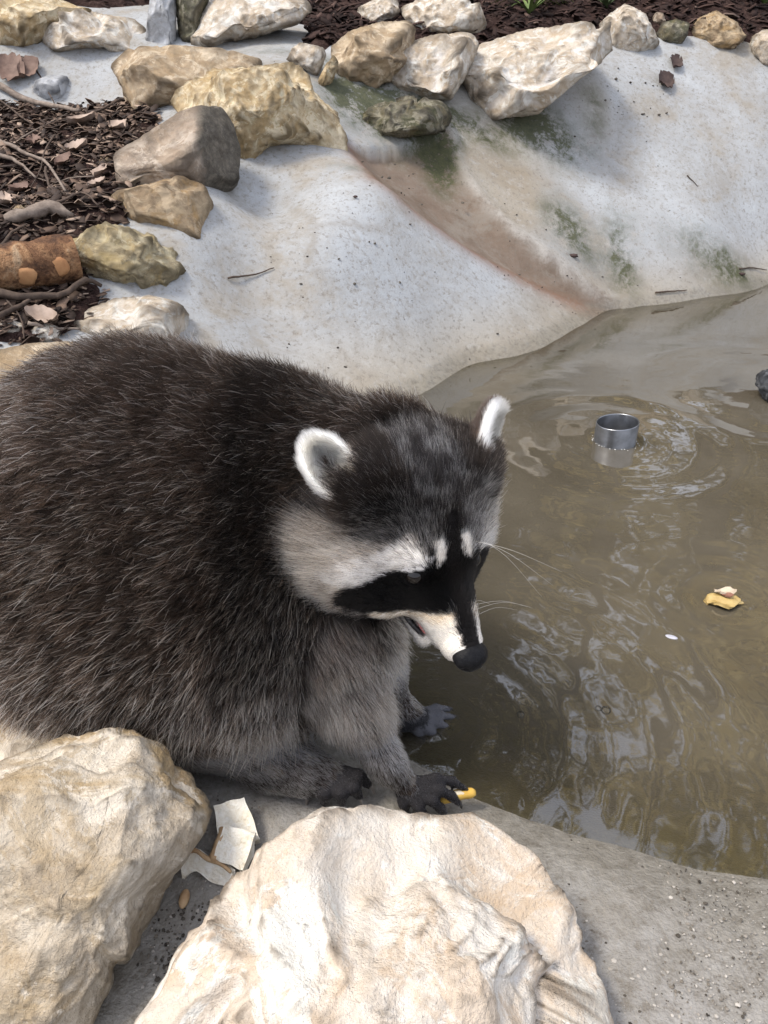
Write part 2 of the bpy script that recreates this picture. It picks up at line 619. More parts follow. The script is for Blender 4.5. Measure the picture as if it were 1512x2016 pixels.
dif = t.n("BsdfDiffuse", {"Color": t.ramp(silt, [(.35, (.070, .060, .043)), (.65, (.092, .080, .059))])})
tr = t.n("BsdfTransparent", {"Color": (.86, .84, .72)})
murk = t.ramp(t.attr("depth"), [(.0, .12), (.03, .5), (.075, .85), (.14, .97)])
body = t.n("MixShader", {0: murk, 1: tr.outputs[0], 2: dif.outputs[0]})
gl = t.n("BsdfGlossy", {"Color": (1, 1, 1), "Roughness": .035, "Normal": nb})
fr = t.n("Fresnel", {"IOR": 1.9, "Normal": nb})
mx = t.n("MixShader", {0: fr.outputs[0], 1: body.outputs[0], 2: gl.outputs[0]})
t.t.links.new(mx.outputs[0], t.out.inputs[0])
water.data.materials.append(t.m)


# ---------------------------------------------------------------- stones
def stone_mat(name, pale, tan, ochre, dark, darkamt=.3, ochamt=.5, rough=.85, moss=0.0, scale=1.0, lich=.0, side=0, fleck=.6):
    scale = scale if scale < 1 else scale * 1.7
    t = NT(name)
    co = t.n("Mapping", {0: t.coord('Object'), 1: (random.random() * 9, random.random() * 9, random.random() * 9), 3: (scale, scale, scale)}).outputs[0]
    big = t.noise(co, 6, 5, .6, .8)
    mid = t.noise(co, 22, 6, .65, .5)
    fine = t.math('ADD', t.math('MULTIPLY', t.noise(co, 95, 6, .75), .6), t.math('MULTIPLY', t.noise(co, 330, 3, .7), .4))
    cr = t.n("TexVoronoi", {"Vector": t.mix(.12, co, t.n("TexNoise", {"Vector": co, "Scale": 14.0}).outputs["Color"]), "Scale": 13.0}, feature='DISTANCE_TO_EDGE').outputs["Distance"]
    col = t.ramp(t.math('ADD', t.math('MULTIPLY', big, .5), t.math('MULTIPLY', mid, .5)), [(.38, tan), (.49, tuple(.5 * (a + b) for a, b in zip(tan, pale))), (.57, pale)])
    oc = t.noise(co, 4.3, 6, .7, 1.2)
    col = t.mix(t.math('MULTIPLY', t.ramp(oc, [(.47, 0), (.56, 1)]), ochamt), col, ochre)
    col = t.mix(t.math('MULTIPLY', t.ramp(t.noise(co, 9, 8, .8, .6), [(.48, 0), (.60, 1)]), darkamt), col, dark)
    col = t.mix(t.ramp(fine, [(.35, fleck), (.46, 0)]), col, tuple(.5 * v for v in tan))
    col = t.mix(t.ramp(fine, [(.56, 0), (.68, .6)]), col, tuple(min(.78, 1.15 * v) for v in pale))
    col = t.mix(t.math('MULTIPLY', t.ramp(cr, [(.0, .8), (.012, 0)]), t.ramp(mid, [(.56, 0), (.66, .6)])), col, tuple(.6 * v for v in dark))
    if lich:
        col = t.mix(t.math('MULTIPLY', t.ramp(t.noise(co, 16, 5, .7, .3), [(.52, 0), (.60, 1)]), lich), col, (.46, .37, .17))
    if moss:
        mcol = t.ramp(fine, [(.35, (.028, .033, .014)), (.65, (.10, .11, .045))])
        col = t.mix(t.math('MULTIPLY', t.ramp(t.noise(co, 10, 5, .65), [(.36, 1), (.60, 0)]), moss), col, mcol)
    wp = t.ramp(t.noise(co, 11, 9, .72, .9), [(.535, 0), (.56, .75)])
    col = t.mix(wp, col, tuple(min(.86, 1.12 * v + .05) for v in pale))
    tp = t.ramp(t.noise(co, 7.3, 9, .75, 1.4), [(.545, 0), (.575, .6)])
    col = t.mix(tp, col, tuple(.5 * a + .5 * b for a, b in zip(ochre, tan)))
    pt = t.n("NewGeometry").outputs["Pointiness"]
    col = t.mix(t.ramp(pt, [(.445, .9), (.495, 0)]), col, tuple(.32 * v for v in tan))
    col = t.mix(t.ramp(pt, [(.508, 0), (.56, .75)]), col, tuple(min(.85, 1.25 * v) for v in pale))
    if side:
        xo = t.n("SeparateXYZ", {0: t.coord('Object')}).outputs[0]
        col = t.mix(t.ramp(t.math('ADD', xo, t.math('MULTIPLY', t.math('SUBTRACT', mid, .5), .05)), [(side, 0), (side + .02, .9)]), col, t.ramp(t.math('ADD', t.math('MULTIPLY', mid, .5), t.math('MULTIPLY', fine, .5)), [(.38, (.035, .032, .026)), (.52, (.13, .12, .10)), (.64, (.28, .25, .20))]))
    col = t.mix(1.0, col, (.78, .76, .74), 'MULTIPLY')
    h = t.math('ADD', t.math('ADD', t.math('MULTIPLY', mid, .5), t.math('MULTIPLY', fine, .3)), t.math('MULTIPLY', t.vor(co, 30), .35))
    return t.principled(col, rough, t.bump(t.noise(co, 300, 4, .75), .55, .004, t.bump(h, 1.0, .014)), .3)


PALE, TAN, OCH, DRK = (.62, .56, .46), (.47, .37, .25), (.42, .28, .12), (.20, .15, .11)
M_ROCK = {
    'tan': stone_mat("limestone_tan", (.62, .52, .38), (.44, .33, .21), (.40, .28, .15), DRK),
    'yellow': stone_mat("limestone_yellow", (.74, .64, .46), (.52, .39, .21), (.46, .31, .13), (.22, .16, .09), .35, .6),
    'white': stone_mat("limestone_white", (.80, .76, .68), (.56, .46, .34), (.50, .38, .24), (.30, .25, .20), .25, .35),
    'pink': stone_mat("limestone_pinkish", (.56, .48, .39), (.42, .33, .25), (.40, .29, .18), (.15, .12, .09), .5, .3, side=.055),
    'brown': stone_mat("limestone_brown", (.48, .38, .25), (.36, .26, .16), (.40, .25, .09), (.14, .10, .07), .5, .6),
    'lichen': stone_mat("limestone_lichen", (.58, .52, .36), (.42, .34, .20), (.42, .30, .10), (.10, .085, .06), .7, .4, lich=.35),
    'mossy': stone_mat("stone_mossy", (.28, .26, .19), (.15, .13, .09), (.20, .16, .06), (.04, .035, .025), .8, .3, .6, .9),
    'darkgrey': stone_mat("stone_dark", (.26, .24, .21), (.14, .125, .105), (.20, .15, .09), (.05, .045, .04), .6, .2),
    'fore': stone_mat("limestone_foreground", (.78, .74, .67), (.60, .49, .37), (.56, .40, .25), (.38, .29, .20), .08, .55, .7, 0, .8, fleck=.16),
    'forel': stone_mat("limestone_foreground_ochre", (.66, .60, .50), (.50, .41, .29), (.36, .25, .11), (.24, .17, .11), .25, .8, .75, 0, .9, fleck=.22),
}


def ico(sub):
    bm = bmesh.new()
    bmesh.ops.create_icosphere(bm, subdivisions=sub, radius=1)
    V = np.array([v.co[:] for v in bm.verts])
    F = np.array([[v.index for v in f.verts] for f in bm.faces])
    bm.free()
    return V, F


_ICO = {}


def rock(name, outline, base, mat, label, planes=(), T=None, sub=5, rough=1.0, seed=0, group=None, p=2.7, chips=30, push=.45, bury=.22, depth=None, cat="stone", chip=1.0, cuts=13, grow=1.04):
    r = np.random.default_rng(seed + 100)
    if sub not in _ICO:
        _ICO[sub] = ico(sub)
    S, F = _ICO[sub]
    O = np.array(outline, float)
    O = O.mean(0) + (O - O.mean(0)) * grow
    cy_ = (O[:, 1].min() + O[:, 1].max()) / 2
    O[:, 1] += bury * np.maximum(O[:, 1] - cy_, 0)
    c = (O.min(0) + O.max(0)) / 2
    n = nrm(ray(*c))
    right = nrm(RGT - n * (RGT @ n))
    up = np.cross(right, n)
    if depth is None:
        hb = hit(*base)
        db = (hb - CAM) @ FWD
    else:
        db = depth
    w_px = np.ptp(O[:, 0]), np.ptp(O[:, 1])
    if T is None:
        T = .5 * (.55 * w_px[0] + .45 * w_px[1]) / FPX * db
    P0 = CAM + ray(*c) * db + n * T * push
    ab = []
    for q in O:
        v = ray(*q)
        X_ = CAM + v * (((P0 - CAM) @ n) / (v @ n)) - P0
        ab.append((X_ @ right, X_ @ up))
    ab = np.array(ab)
    # radius as a function of angle
    th = np.linspace(-math.pi, math.pi, 721)
    R = np.full(721, 1e-4)
    for (x1, y1), (x2, y2) in zip(ab, np.roll(ab, -1, 0)):
        dx, dy = np.cos(th), np.sin(th)
        ex, ey = x2 - x1, y2 - y1
        den = dx * ey - dy * ex
        den = np.where(np.abs(den) < 1e-12, 1e-12, den)
        tt = (x1 * ey - y1 * ex) / den
        uu = (x1 * dy - y1 * dx) / den
        ok = (uu >= -1e-6) & (uu <= 1 + 1e-6) & (tt > 0)
        R = np.maximum(R, np.where(ok, tt, 0))
    k = np.ones(7) / 7
    R = np.convolve(np.concatenate([R[-7:-1], R, R[1:7]]), k, 'same')[6:-6]
    rho = np.hypot(S[:, 0], S[:, 1])
    ang = np.arctan2(S[:, 1], S[:, 0])
    psi = np.arctan2(S[:, 2], rho)
    e = 2 / p
    rr = np.cos(psi) ** e * np.interp(ang, th, R)
    Q = np.stack([rr * np.cos(ang), rr * np.sin(ang), T * np.sign(S[:, 2]) * np.abs(np.sin(psi)) ** e], 1)
    size = math.sqrt(np.ptp(ab[:, 0]) * np.ptp(ab[:, 1]))
    # big facets through a silhouette extremity, falling towards the viewer
    for phi, g in planes:
        d = np.array([math.cos(math.radians(phi)), math.sin(math.radians(phi))])
        ext = (ab @ d).max()
        full = ext - (ab @ d).min()
        m = np.array([d[0], d[1], -(g * full) / T])
        ln = np.linalg.norm(m)
        m /= ln
        dist = Q @ m - ext * (1 / ln)
        dd = np.maximum(dist, 0)
        Q = Q - np.outer(dd * .96, m)
    # fracture planes through the whole stone
    hx, hy = np.ptp(ab[:, 0]) / 2, np.ptp(ab[:, 1]) / 2
    for k_ in range(cuts):
        m = nrm(r.normal(size=3) * np.array([1 / hx, 1 / hy, 1 / T]) * min(hx, hy, T))
        if m[2] > .25:
            m[2] *= -1
        pr_ = Q @ m
        off = pr_.max() * r.uniform(.66, .90) 
        Q = Q - np.outer(np.maximum(pr_ - off, 0) * .97, m)
    # chips knocked off all over
    nrmv = Q / (np.array([np.ptp(ab[:, 0]) / 2, np.ptp(ab[:, 1]) / 2, T]) ** 2)
    nrmv /= np.linalg.norm(nrmv, axis=1)[:, None] + 1e-9
    for k_ in range(chips):
        i = r.integers(len(Q))
        m = nrm(nrmv[i] + r.normal(size=3) * .22)
        big_ = r.random() < .4
        off = Q[i] @ m - size * (r.uniform(.010, .032) if big_ else r.uniform(.004, .014))
        rad = size * (r.uniform(.3, .5) if big_ else r.uniform(.08, .2)) * chip
        near = sstep(rad, rad * .7, np.linalg.norm(Q - Q[i], axis=1))
        dd = np.maximum(Q @ m - off, 0) * near
        Q = Q - np.outer(dd * .92, m)
    q = Q / size + seed * 3.1
    q = q + .035 * np.stack([perlin(q * 4 + 7 * i_) for i_ in range(3)], -1)
    amp = size * rough
    disp = amp * (.014 * fbm(q * 2.6, 2) + .036 * (worley(q * 3.1) - .33) + .030 * (worley(q * 7.5) - .33) + .019 * (worley(q * 19) - .33) + .014 * ridged(q * 5 + 4, 5) + .009 * fbm(q * 24, 4, .65))
    # bedding ledges: broken steps across the stone
    bd_ = nrm(r.normal(size=3) * np.array([.5, 1, .5]))
    for fq, am in ((5.5, .011), (15, .006)):
        sv = q @ bd_ * fq + 1.1 * fbm(q * 2.7 + 9, 3)
        fr_ = sv - np.floor(sv)
        disp = disp + amp * am * (sstep(.82, 1, fr_) - fr_ + .5) * (1 + fbm(q * 3 + 2, 2))
    Q = Q + nrmv * disp[:, None]
    # keep the stone's real outline: stretch each direction back out to it
    op = np.stack([O[:, 0] - c[0], c[1] - O[:, 1]], 1)
    Rp = np.full(721, 1e-3)
    for (x1, y1), (x2, y2) in zip(op, np.roll(op, -1, 0)):
        dx, dy = np.cos(th), np.sin(th)
        ex, ey = x2 - x1, y2 - y1
        den = dx * ey - dy * ex
        den = np.where(np.abs(den) < 1e-12, 1e-12, den)
        tt = (x1 * ey - y1 * ex) / den
        uu = (x1 * dy - y1 * dx) / den
        Rp = np.maximum(Rp, np.where((uu >= -1e-6) & (uu <= 1 + 1e-6) & (tt > 0), tt, 0))
    NB = 64
    want = np.interp((np.arange(NB) + .5) / NB * 2 * math.pi - math.pi, th, Rp)
    bc = np.arange(-1, NB + 1) + .5
    for it_ in range(3):
        W = P0 + Q[:, :1] * right + Q[:, 1:2] * up + Q[:, 2:3] * n - CAM
        dz = W @ FWD
        qx, qy = (W @ RGT) / dz * FPX + 756 - c[0], (W @ UPV) / dz * FPX - 1008 + c[1]
        ra_, an_ = np.hypot(qx, qy), np.arctan2(qy, qx)
        bi = ((an_ + math.pi) / (2 * math.pi) * NB).astype(int) % NB
        mx_ = np.zeros(NB)
        np.maximum.at(mx_, bi, ra_)
        rat = np.clip(want / np.maximum(mx_, 1e-5), .7, 1.6)
        rat = (np.roll(rat, 1) + 2 * rat + np.roll(rat, -1)) / 4
        sc_ = np.interp((an_ + math.pi) / (2 * math.pi) * NB, bc, np.concatenate([rat[-1:], rat, rat[:1]]))
        Q[:, :2] *= sc_[:, None]
    W = P0 + Q[:, :1] * right + Q[:, 1:2] * up + Q[:, 2:3] * n
    loc = np.array([P0[0], P0[1], W[:, 2].min()])
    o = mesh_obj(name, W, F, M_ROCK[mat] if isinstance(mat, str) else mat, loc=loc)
    tag(o, label, cat, group)
    return o


G_RIM = "limestone rocks along the pond rim"
ROCKS = [
    # outline, base pixel, material, label, planes, options
    ([(-60, 0), (20, -20), (100, -5), (185, 22), (150, 60), (75, 98), (0, 102), (-60, 100)], (60, 102), 'yellow', "ochre rock cut by the left frame edge behind the white and tan rock", [(90, .35)], {}),
    ([(70, 62), (78, 35), (98, 18), (150, 16), (200, 28), (262, 36), (284, 55), (288, 106), (240, 108), (165, 97), (100, 100), (75, 90)], (170, 104), 'white', "long rock with a chalky white left end on the grey concrete wall", [(90, .25), (200, .3)], {}),
    ([(345, 0), (350, -25), (410, -30), (412, 5), (395, 45), (372, 92), (352, 60)], (368, 95), 'mossy', "ochre and green stained stone beside a bluish concrete run", [], dict(rough=.8)),
    ([(378, 80), (386, 40), (405, 8), (450, -12), (590, -12), (612, 18), (592, 46), (525, 62), (462, 82), (420, 93)], (440, 95), 'white', "large pale slab lying at the top left of the bank, white at its left end", [(95, .4), (-70, .3)], {}),
    ([(222, 130), (240, 108), (265, 94), (330, 90), (430, 96), (500, 113), (518, 132), (470, 170), (400, 200), (340, 216), (290, 226), (268, 222), (245, 180)], (290, 228), 'tan', "long tan rock with a flat top lying behind the big yellow boulder", [(92, .3), (190, .4)], dict(rough=.8)),
    ([(340, 208), (352, 178), (372, 160), (420, 138), (500, 133), (575, 123), (606, 150), (616, 182), (660, 220), (682, 268), (676, 306), (620, 320), (592, 328), (505, 326), (440, 318), (400, 270)], (560, 330), 'yellow', "biggest yellow boulder on the rim above the grey slab", [(75, .35), (150, .3)], dict(sub=6, rough=1.15)),
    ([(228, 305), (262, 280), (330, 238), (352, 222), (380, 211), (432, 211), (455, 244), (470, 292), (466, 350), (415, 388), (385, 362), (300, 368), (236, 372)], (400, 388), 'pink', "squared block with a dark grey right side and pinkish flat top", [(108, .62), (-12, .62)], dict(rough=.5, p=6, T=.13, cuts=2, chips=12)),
    ([(218, 392), (232, 374), (300, 362), (350, 346), (400, 364), (419, 406), (406, 477), (360, 472), (300, 452), (240, 432)], (380, 480), 'brown', "smooth brown lump below the dark sided block", [(80, .3)], dict(rough=.6, p=2.3)),
    ([(128, 492), (150, 468), (200, 438), (240, 446), (300, 458), (340, 488), (384, 525), (376, 546), (342, 556), (312, 582), (270, 568), (220, 556), (165, 552), (138, 522)], (300, 580), 'lichen', "yellow crusted rock with black blotches beside the cut log", [(95, .4)], dict(rough=1.5)),
    ([(138, 642), (160, 614), (230, 588), (300, 583), (358, 600), (372, 640), (366, 705), (280, 730), (170, 700)], (330, 700), 'white', "pale rock half hidden behind the raccoon's back below the yellow crusted rock", [(90, .5), (20, .3)], {}),
    ([(-70, 700), (0, 688), (60, 678), (140, 673), (190, 690), (240, 760), (150, 850), (0, 860), (-80, 800)], (60, 800), 'tan', "tan rock behind the raccoon's rump at the left frame edge", [(90, .5)], dict(depth=1.25, rough=.7, push=.35, bury=0)),
    ([(702, 42), (706, 14), (745, -4), (782, 0), (786, 26), (748, 46), (716, 56)], (740, 58), 'white', "small upright pale stone at the mulch edge behind the tilted tan block", [(90, .3)], {}),
    ([(790, 16), (825, -2), (890, -6), (942, 6), (956, 45), (946, 70), (862, 76), (815, 54), (794, 34)], (880, 82), 'white', "rounded cream rock in front of the mulch beside a green plant", [(90, .4)], {}),
    ([(654, 92), (690, 62), (745, 45), (795, 40), (816, 54), (814, 100), (770, 150), (728, 166), (670, 167), (655, 122)], (690, 172), 'tan', "tilted tan block left of the flat topped cream block", [(85, .4), (0, .3)], dict(p=3.2)),
    ([(726, 127), (760, 100), (850, 70), (922, 62), (940, 86), (936, 108), (912, 150), (888, 182), (790, 193), (735, 182)], (800, 196), 'white', "flat topped cream block resting above the mossy stone", [(95, .45)], dict(p=3.6, cuts=5)),
    ([(875, 160), (890, 130), (950, 86), (1040, 60), (1130, 45), (1190, 45), (1204, 76), (1195, 116), (1150, 150), (1092, 195), (1060, 222), (970, 236), (900, 212)], (980, 238), 'white', "largest white slab, tilted over the right hand concrete slope", [(100, .5)], dict(sub=6, p=3.4, rough=.6, chip=.8, push=.35, bury=0)),
    ([(1180, 48), (1205, 25), (1232, 8), (1270, 28), (1298, 80), (1272, 102), (1226, 116), (1200, 110)], (1230, 118), 'white', "angular cream rock at the right end of the largest white slab", [(60, .4)], {}),
    ([(1282, 38), (1292, 24), (1306, 26), (1312, 46), (1296, 56)], (1298, 60), 'pink', "tiny pinkish stone beside the dark mossy pebble", [], dict(sub=4)),
    ([(1290, 66), (1304, 46), (1330, 38), (1358, 46), (1350, 72), (1338, 86), (1300, 86)], (1320, 88), 'mossy', "dark mossy stone next to the brown knobbly rock", [], dict(sub=4)),
    ([(1345, 72), (1356, 50), (1376, 36), (1410, 21), (1450, 44), (1470, 70), (1442, 90), (1372, 93)], (1410, 95), 'brown', "brown knobbly rock near the top right corner", [(90, .3)], dict(rough=1.6)),
    ([(1471, 94), (1482, 72), (1502, 60), (1560, 55), (1590, 100), (1560, 138), (1500, 138), (1480, 128)], (1500, 140), 'white', "cream rock cut by the right frame edge", [(90, .35)], {}),
    ([(664, 236), (740, 206), (800, 189), (870, 198), (887, 228), (872, 262), (780, 270), (700, 276), (668, 262)], (780, 282), 'mossy', "flat dark mossy stone at the head of the run-off channel", [(95, .45)], dict(rough=1.2, push=.35, bury=.05)),
    ([(566, 118), (575, 96), (592, 84), (636, 94), (642, 110), (622, 150), (600, 132)], (612, 155), 'white', "small cream wedge stone in mortar above the big yellow boulder", [(90, .5)], dict(sub=4)),
    ([(618, 168), (640, 130), (656, 108), (667, 124), (652, 162), (630, 174)], (640, 178), 'yellow', "thin upright stone sliver beside the tilted tan block", [], dict(sub=4)),
    ([(-40, 1400), (0, 1378), (70, 1368), (150, 1385), (205, 1430), (190, 1600), (120, 1720), (0, 1760), (-60, 1700)], (80, 1500), 'forel', "tan rock under the raccoon's rump at the left frame edge", [(70, .4)], dict(depth=.66, T=.06, push=.2, bury=0)),
    ([(-90, 1560), (0, 1497), (100, 1452), (180, 1436), (245, 1430), (312, 1453), (372, 1520), (420, 1572), (427, 1602), (402, 1655), (350, 1730), (300, 1815), (262, 1890), (215, 1965), (170, 2060), (60, 2160), (-120, 2150)], (300, 1830), 'forel', "large ochre stained boulder at the bottom left of the photo", [(60, .35), (-35, .55), (120, .3), (200, .2)], dict(sub=7, grow=1.0, bury=0, depth=.555, T=.12, chips=90, chip=1.25, cuts=18, rough=.8, push=.2)),
    ([(225, 2080), (255, 2016), (345, 1862), (440, 1740), (500, 1680), (560, 1628), (622, 1590), (702, 1580), (782, 1588), (850, 1606), (900, 1588), (962, 1610), (1062, 1682), (1132, 1792), (1182, 1902), (1217, 2016), (1225, 2120), (1100, 2260), (700, 2300), (350, 2240)], (800, 1700), 'fore', "large cream boulder in the foreground in front of the raccoon's paws", [(95, .35), (-20, .35), (160, .4), (60, .3)], dict(sub=7, grow=1.0, bury=0, depth=.485, T=.12, chips=90, chip=1.25, cuts=18, rough=.58, push=.1)),
]
for i, (ol, bs, mt, lb, pl, kw) in enumerate(ROCKS):
    big = 'boulder' if ('boulder' in lb) else ('pebble' if 'tiny' in lb else 'rock')
    rock(big, ol, bs, mt, lb, pl, seed=i, group=G_RIM if i < 24 else "boulders at the near edge", cat=big, **kw)

# ================================================================ raccoon: one continuous body from a smooth distance field
s_c, f_c = nrm((.83, .19, .52)), None
_f0 = np.array((.414, -.838, -.358))
f_c = nrm(_f0 - s_c * (_f0 @ s_c))
u_c = -np.cross(f_c, s_c)
if u_c[2] > 0:
    u_c = -u_c
HF, HS, HU = cv(*f_c), cv(*s_c), cv(*u_c)
HC = PD(800, 1000, .66)


def H(a, b, c):
    return HC + HF * a + HU * b + HS * c


def hvec(a, b, c):
    return HF * a + HU * b + HS * c


CAMR = np.stack([RGT, UPV, FWD])
HEADR = np.stack([HF, HU, HS])
PR = []   # (kind, data, k, region)


def ell(c, R, rad, k=.03, reg=0):
    PR.append(('e', (np.asarray(c), np.asarray(R), np.asarray(rad, float)), k, reg))


def cap(a, b, ra, rb, k=.02, reg=0):
    PR.append(('c', (np.asarray(a), np.asarray(b), ra, rb), k, reg))


def chain(pts, rad, k, reg):
    for i in range(len(pts) - 1):
        cap(pts[i], pts[i + 1], rad[i], rad[i + 1], k, reg)


# torso, shoulders, neck, chest
ell(PD(280, 1054, .80), CAMR, (.188, .199, .178), .03, 0)
ell(PD(80, 1085, .80), CAMR, (.12, .112, .12), .06, 0)
ell(PD(490, 1090, .765), CAMR, (.130, .174, .138), .06, 0)
ell(PD(330, 1270, .755), CAMR, (.17, .088, .11), .06, 0)
cap(PD(560, 955, .745), PD(745, 960, .69), .094, .070, .05, 1)
cap(PD(600, 1140, .74), PD(665, 1255, .725), .080, .052, .05, 1)
ell(PD(410, 1345, .74), CAMR, (.10, .058, .07), .05, 0)
# head
ell(H(-.005, .0, 0), HEADR, (.074, .058, .066), .04, 2)
for sg in (-1, 1):
    ell(H(.010, -.026, .055 * sg), HEADR, (.048, .040, .038), .03, 2)
    ell(H(-.012, .040, .050 * sg), HEADR, (.030, .020, .024), .03, 2)
    ell(H(.052, -.036, .036 * sg), HEADR, (.026, .020, .022), .025, 2)
    ell(H(.045, .020, .022 * sg), HEADR, (.020, .012, .018), .018, 2)
cap(H(.045, -.010, .000), H(.123, -.019, .001), .036, .0182, .022, 3)
cap(H(.03, -.048, 0), H(.098, -.064, 0), .024, .0085, .010, 3)
# ears (hollowed below)
EARS = []
for sg, cpos, ax, fr in ((-1, PD(650, 918, .592), cv(-.62, .74, -.12), cv(.15, .10, -1)), (1, PD(960, 852, .662), cv(.30, .95, .10), cv(.95, -.10, -.35))):
    ax = nrm(ax)
    fr = nrm(fr - ax * (fr @ ax))
    wd = np.cross(ax, fr)
    R = np.stack([ax, wd, fr])
    EARS.append((sg, cpos, ax, wd, fr, R))
    ell(cpos, R, (.031, .0205, .010), .012, 4)
    cap(cpos - ax * .034 - fr * .004, cpos - ax * .012 - fr * .002, .017, .012, .014, 2)
# near front leg and hand
chain([PD(625, 1230, .705), PD(690, 1385, .70), PD(758, 1498, .697), PZ(806, 1552, .042)], [.046, .0275, .0130, .0118], .02, 5)
HAND = [PZ(812, 1560, .040)]
FINGERS = []


def finger(pts, rad, reg=8, k=.004):
    chain(pts, rad, k, reg)
    FINGERS.append(pts)


finger([PZ(822, 1540, .049), PZ(858, 1532, .053), PZ(890, 1538, .046), PZ(914, 1553, .034)], [.0058, .0046, .0042, .0032])
finger([PZ(830, 1553, .046), PZ(866, 1556, .047), PZ(890, 1568, .037), PZ(903, 1581, .026)], [.0056, .0045, .0041, .0031])
finger([PZ(824, 1564, .043), PZ(852, 1577, .041), PZ(868, 1592, .031), PZ(876, 1604, .022)], [.0056, .0045, .0041, .0031])
finger([PZ(810, 1570, .041), PZ(824, 1590, .036), PZ(834, 1604, .028), PZ(838, 1614, .021)], [.0054, .0045, .0039, .0031])
finger([PZ(792, 1562, .042), PZ(794, 1582, .035), PZ(800, 1598, .026)], [.0056, .0046, .0032])
# near hind foot
chain([PD(455, 1415, .725), PD(545, 1490, .722), PZ(600, 1520, .058), PZ(648, 1530, .052)], [.055, .030, .0165, .0155], .02, 6)
for pts in ([(628, 1533, .050), (614, 1550, .050), (608, 1566, .040)], [(642, 1540, .052), (640, 1562, .052), (638, 1580, .040)], [(656, 1540, .054), (672, 1562, .053), (674, 1580, .041)],
            [(666, 1532, .056), (697, 1549, .055), (706, 1567, .043)], [(664, 1520, .056), (706, 1528, .055), (724, 1544, .044)]):
    finger([PZ(*q) for q in pts], [.0074, .0060, .0042], 8, .004)
# far front leg, hand dabbling in the water
chain([PD(690, 1225, .765), PD(742, 1330, .80), PD(782, 1400, .825), PZ(822, 1415, .010)], [.042, .027, .0165, .0135], .02, 7)
for pts in ([(826, 1406, .012), (858, 1394, .009), (884, 1396, .0)], [(830, 1412, .012), (866, 1408, .008), (894, 1412, -.002)], [(828, 1420, .010), (862, 1424, .006), (884, 1432, -.004)],
            [(820, 1424, .010), (844, 1438, .004), (862, 1448, -.006)], [(812, 1422, .010), (822, 1440, .003), (834, 1452, -.005)]):
    finger([PZ(*q) for q in pts], [.0062, .0048, .0032], 9, .003)
# far hind leg, mostly hidden
chain([PD(430, 1330, .86), PD(540, 1395, .80), PZ(610, 1420, .03)], [.06, .03, .02], .02, 6)

GS = .0027
LO, HI = np.array([-.56, .36, -.05]), np.array([.20, 1.0, .45])
gxs = [np.arange(LO[i], HI[i], GS) for i in range(3)]
SH = tuple(len(a) for a in gxs)
SDF = np.full(SH, 1.0, np.float32)
REG = np.zeros(SH, np.int8)
BEST = np.full(SH, 1.0, np.float32)


def dist_prim(pr, P):
    kind, d = pr[0], pr[1]
    if kind == 'e':
        q = (P - d[0]) @ d[1].T
        k0 = np.linalg.norm(q / d[2], axis=-1)
        k1 = np.linalg.norm(q / d[2] ** 2, axis=-1) + 1e-9
        return k0 * (k0 - 1) / k1
    a, b, ra, rb = d
    ba = b - a
    h = np.clip(((P - a) @ ba) / (ba @ ba), 0, 1)
    return np.linalg.norm(P - a - h[..., None] * ba, axis=-1) - (ra + (rb - ra) * h)


def bounds(pr):
    if pr[0] == 'e':
        e = np.sqrt(((pr[1][1] * pr[1][2][:, None]) ** 2).sum(0))
        return pr[1][0] - e, pr[1][0] + e
    a, b, ra, rb = pr[1]
    return np.minimum(a - ra, b - rb), np.maximum(a + ra, b + rb)


def subgrid(lo, hi, m):
    sl = []
    for i in range(3):
        a = max(0, int((lo[i] - m - LO[i]) / GS))
        b = min(SH[i], int((hi[i] + m - LO[i]) / GS) + 2)
        sl.append(slice(a, b))
    sl = tuple(sl)
    P = np.stack(np.meshgrid(*[gxs[i][sl[i]] for i in range(3)], indexing='ij'), -1)
    return sl, P


for pr in PR:
    lo, hi = bounds(pr)
    sl, P = subgrid(lo, hi, pr[2] * 1.3 + .012)
    d = dist_prim(pr, P).astype(np.float32)
    A = SDF[sl]
    k = pr[2]
    h = np.maximum(k - np.abs(A - d), 0) / k
    SDF[sl] = np.minimum(A, d) - h * h * k * .25
    B = BEST[sl]
    upd = d < B
    REG[sl] = np.where(upd, pr[3], REG[sl])
    BEST[sl] = np.where(upd, d, B)
# hollow of each ear
for sg, cpos, ax, wd, fr, R in EARS:
    pr = ('e', (cpos + fr * .010 - ax * .001, R, np.array((.0235, .0155, .0125))), 0, 0)
    lo, hi = bounds(pr)
    sl, P = subgrid(lo, hi, .01)
    d = -dist_prim(pr, P).astype(np.float32)
    inear = REG[sl] == 4
    A = SDF[sl]
    SDF[sl] = np.where(inear, np.maximum(A, d), A)


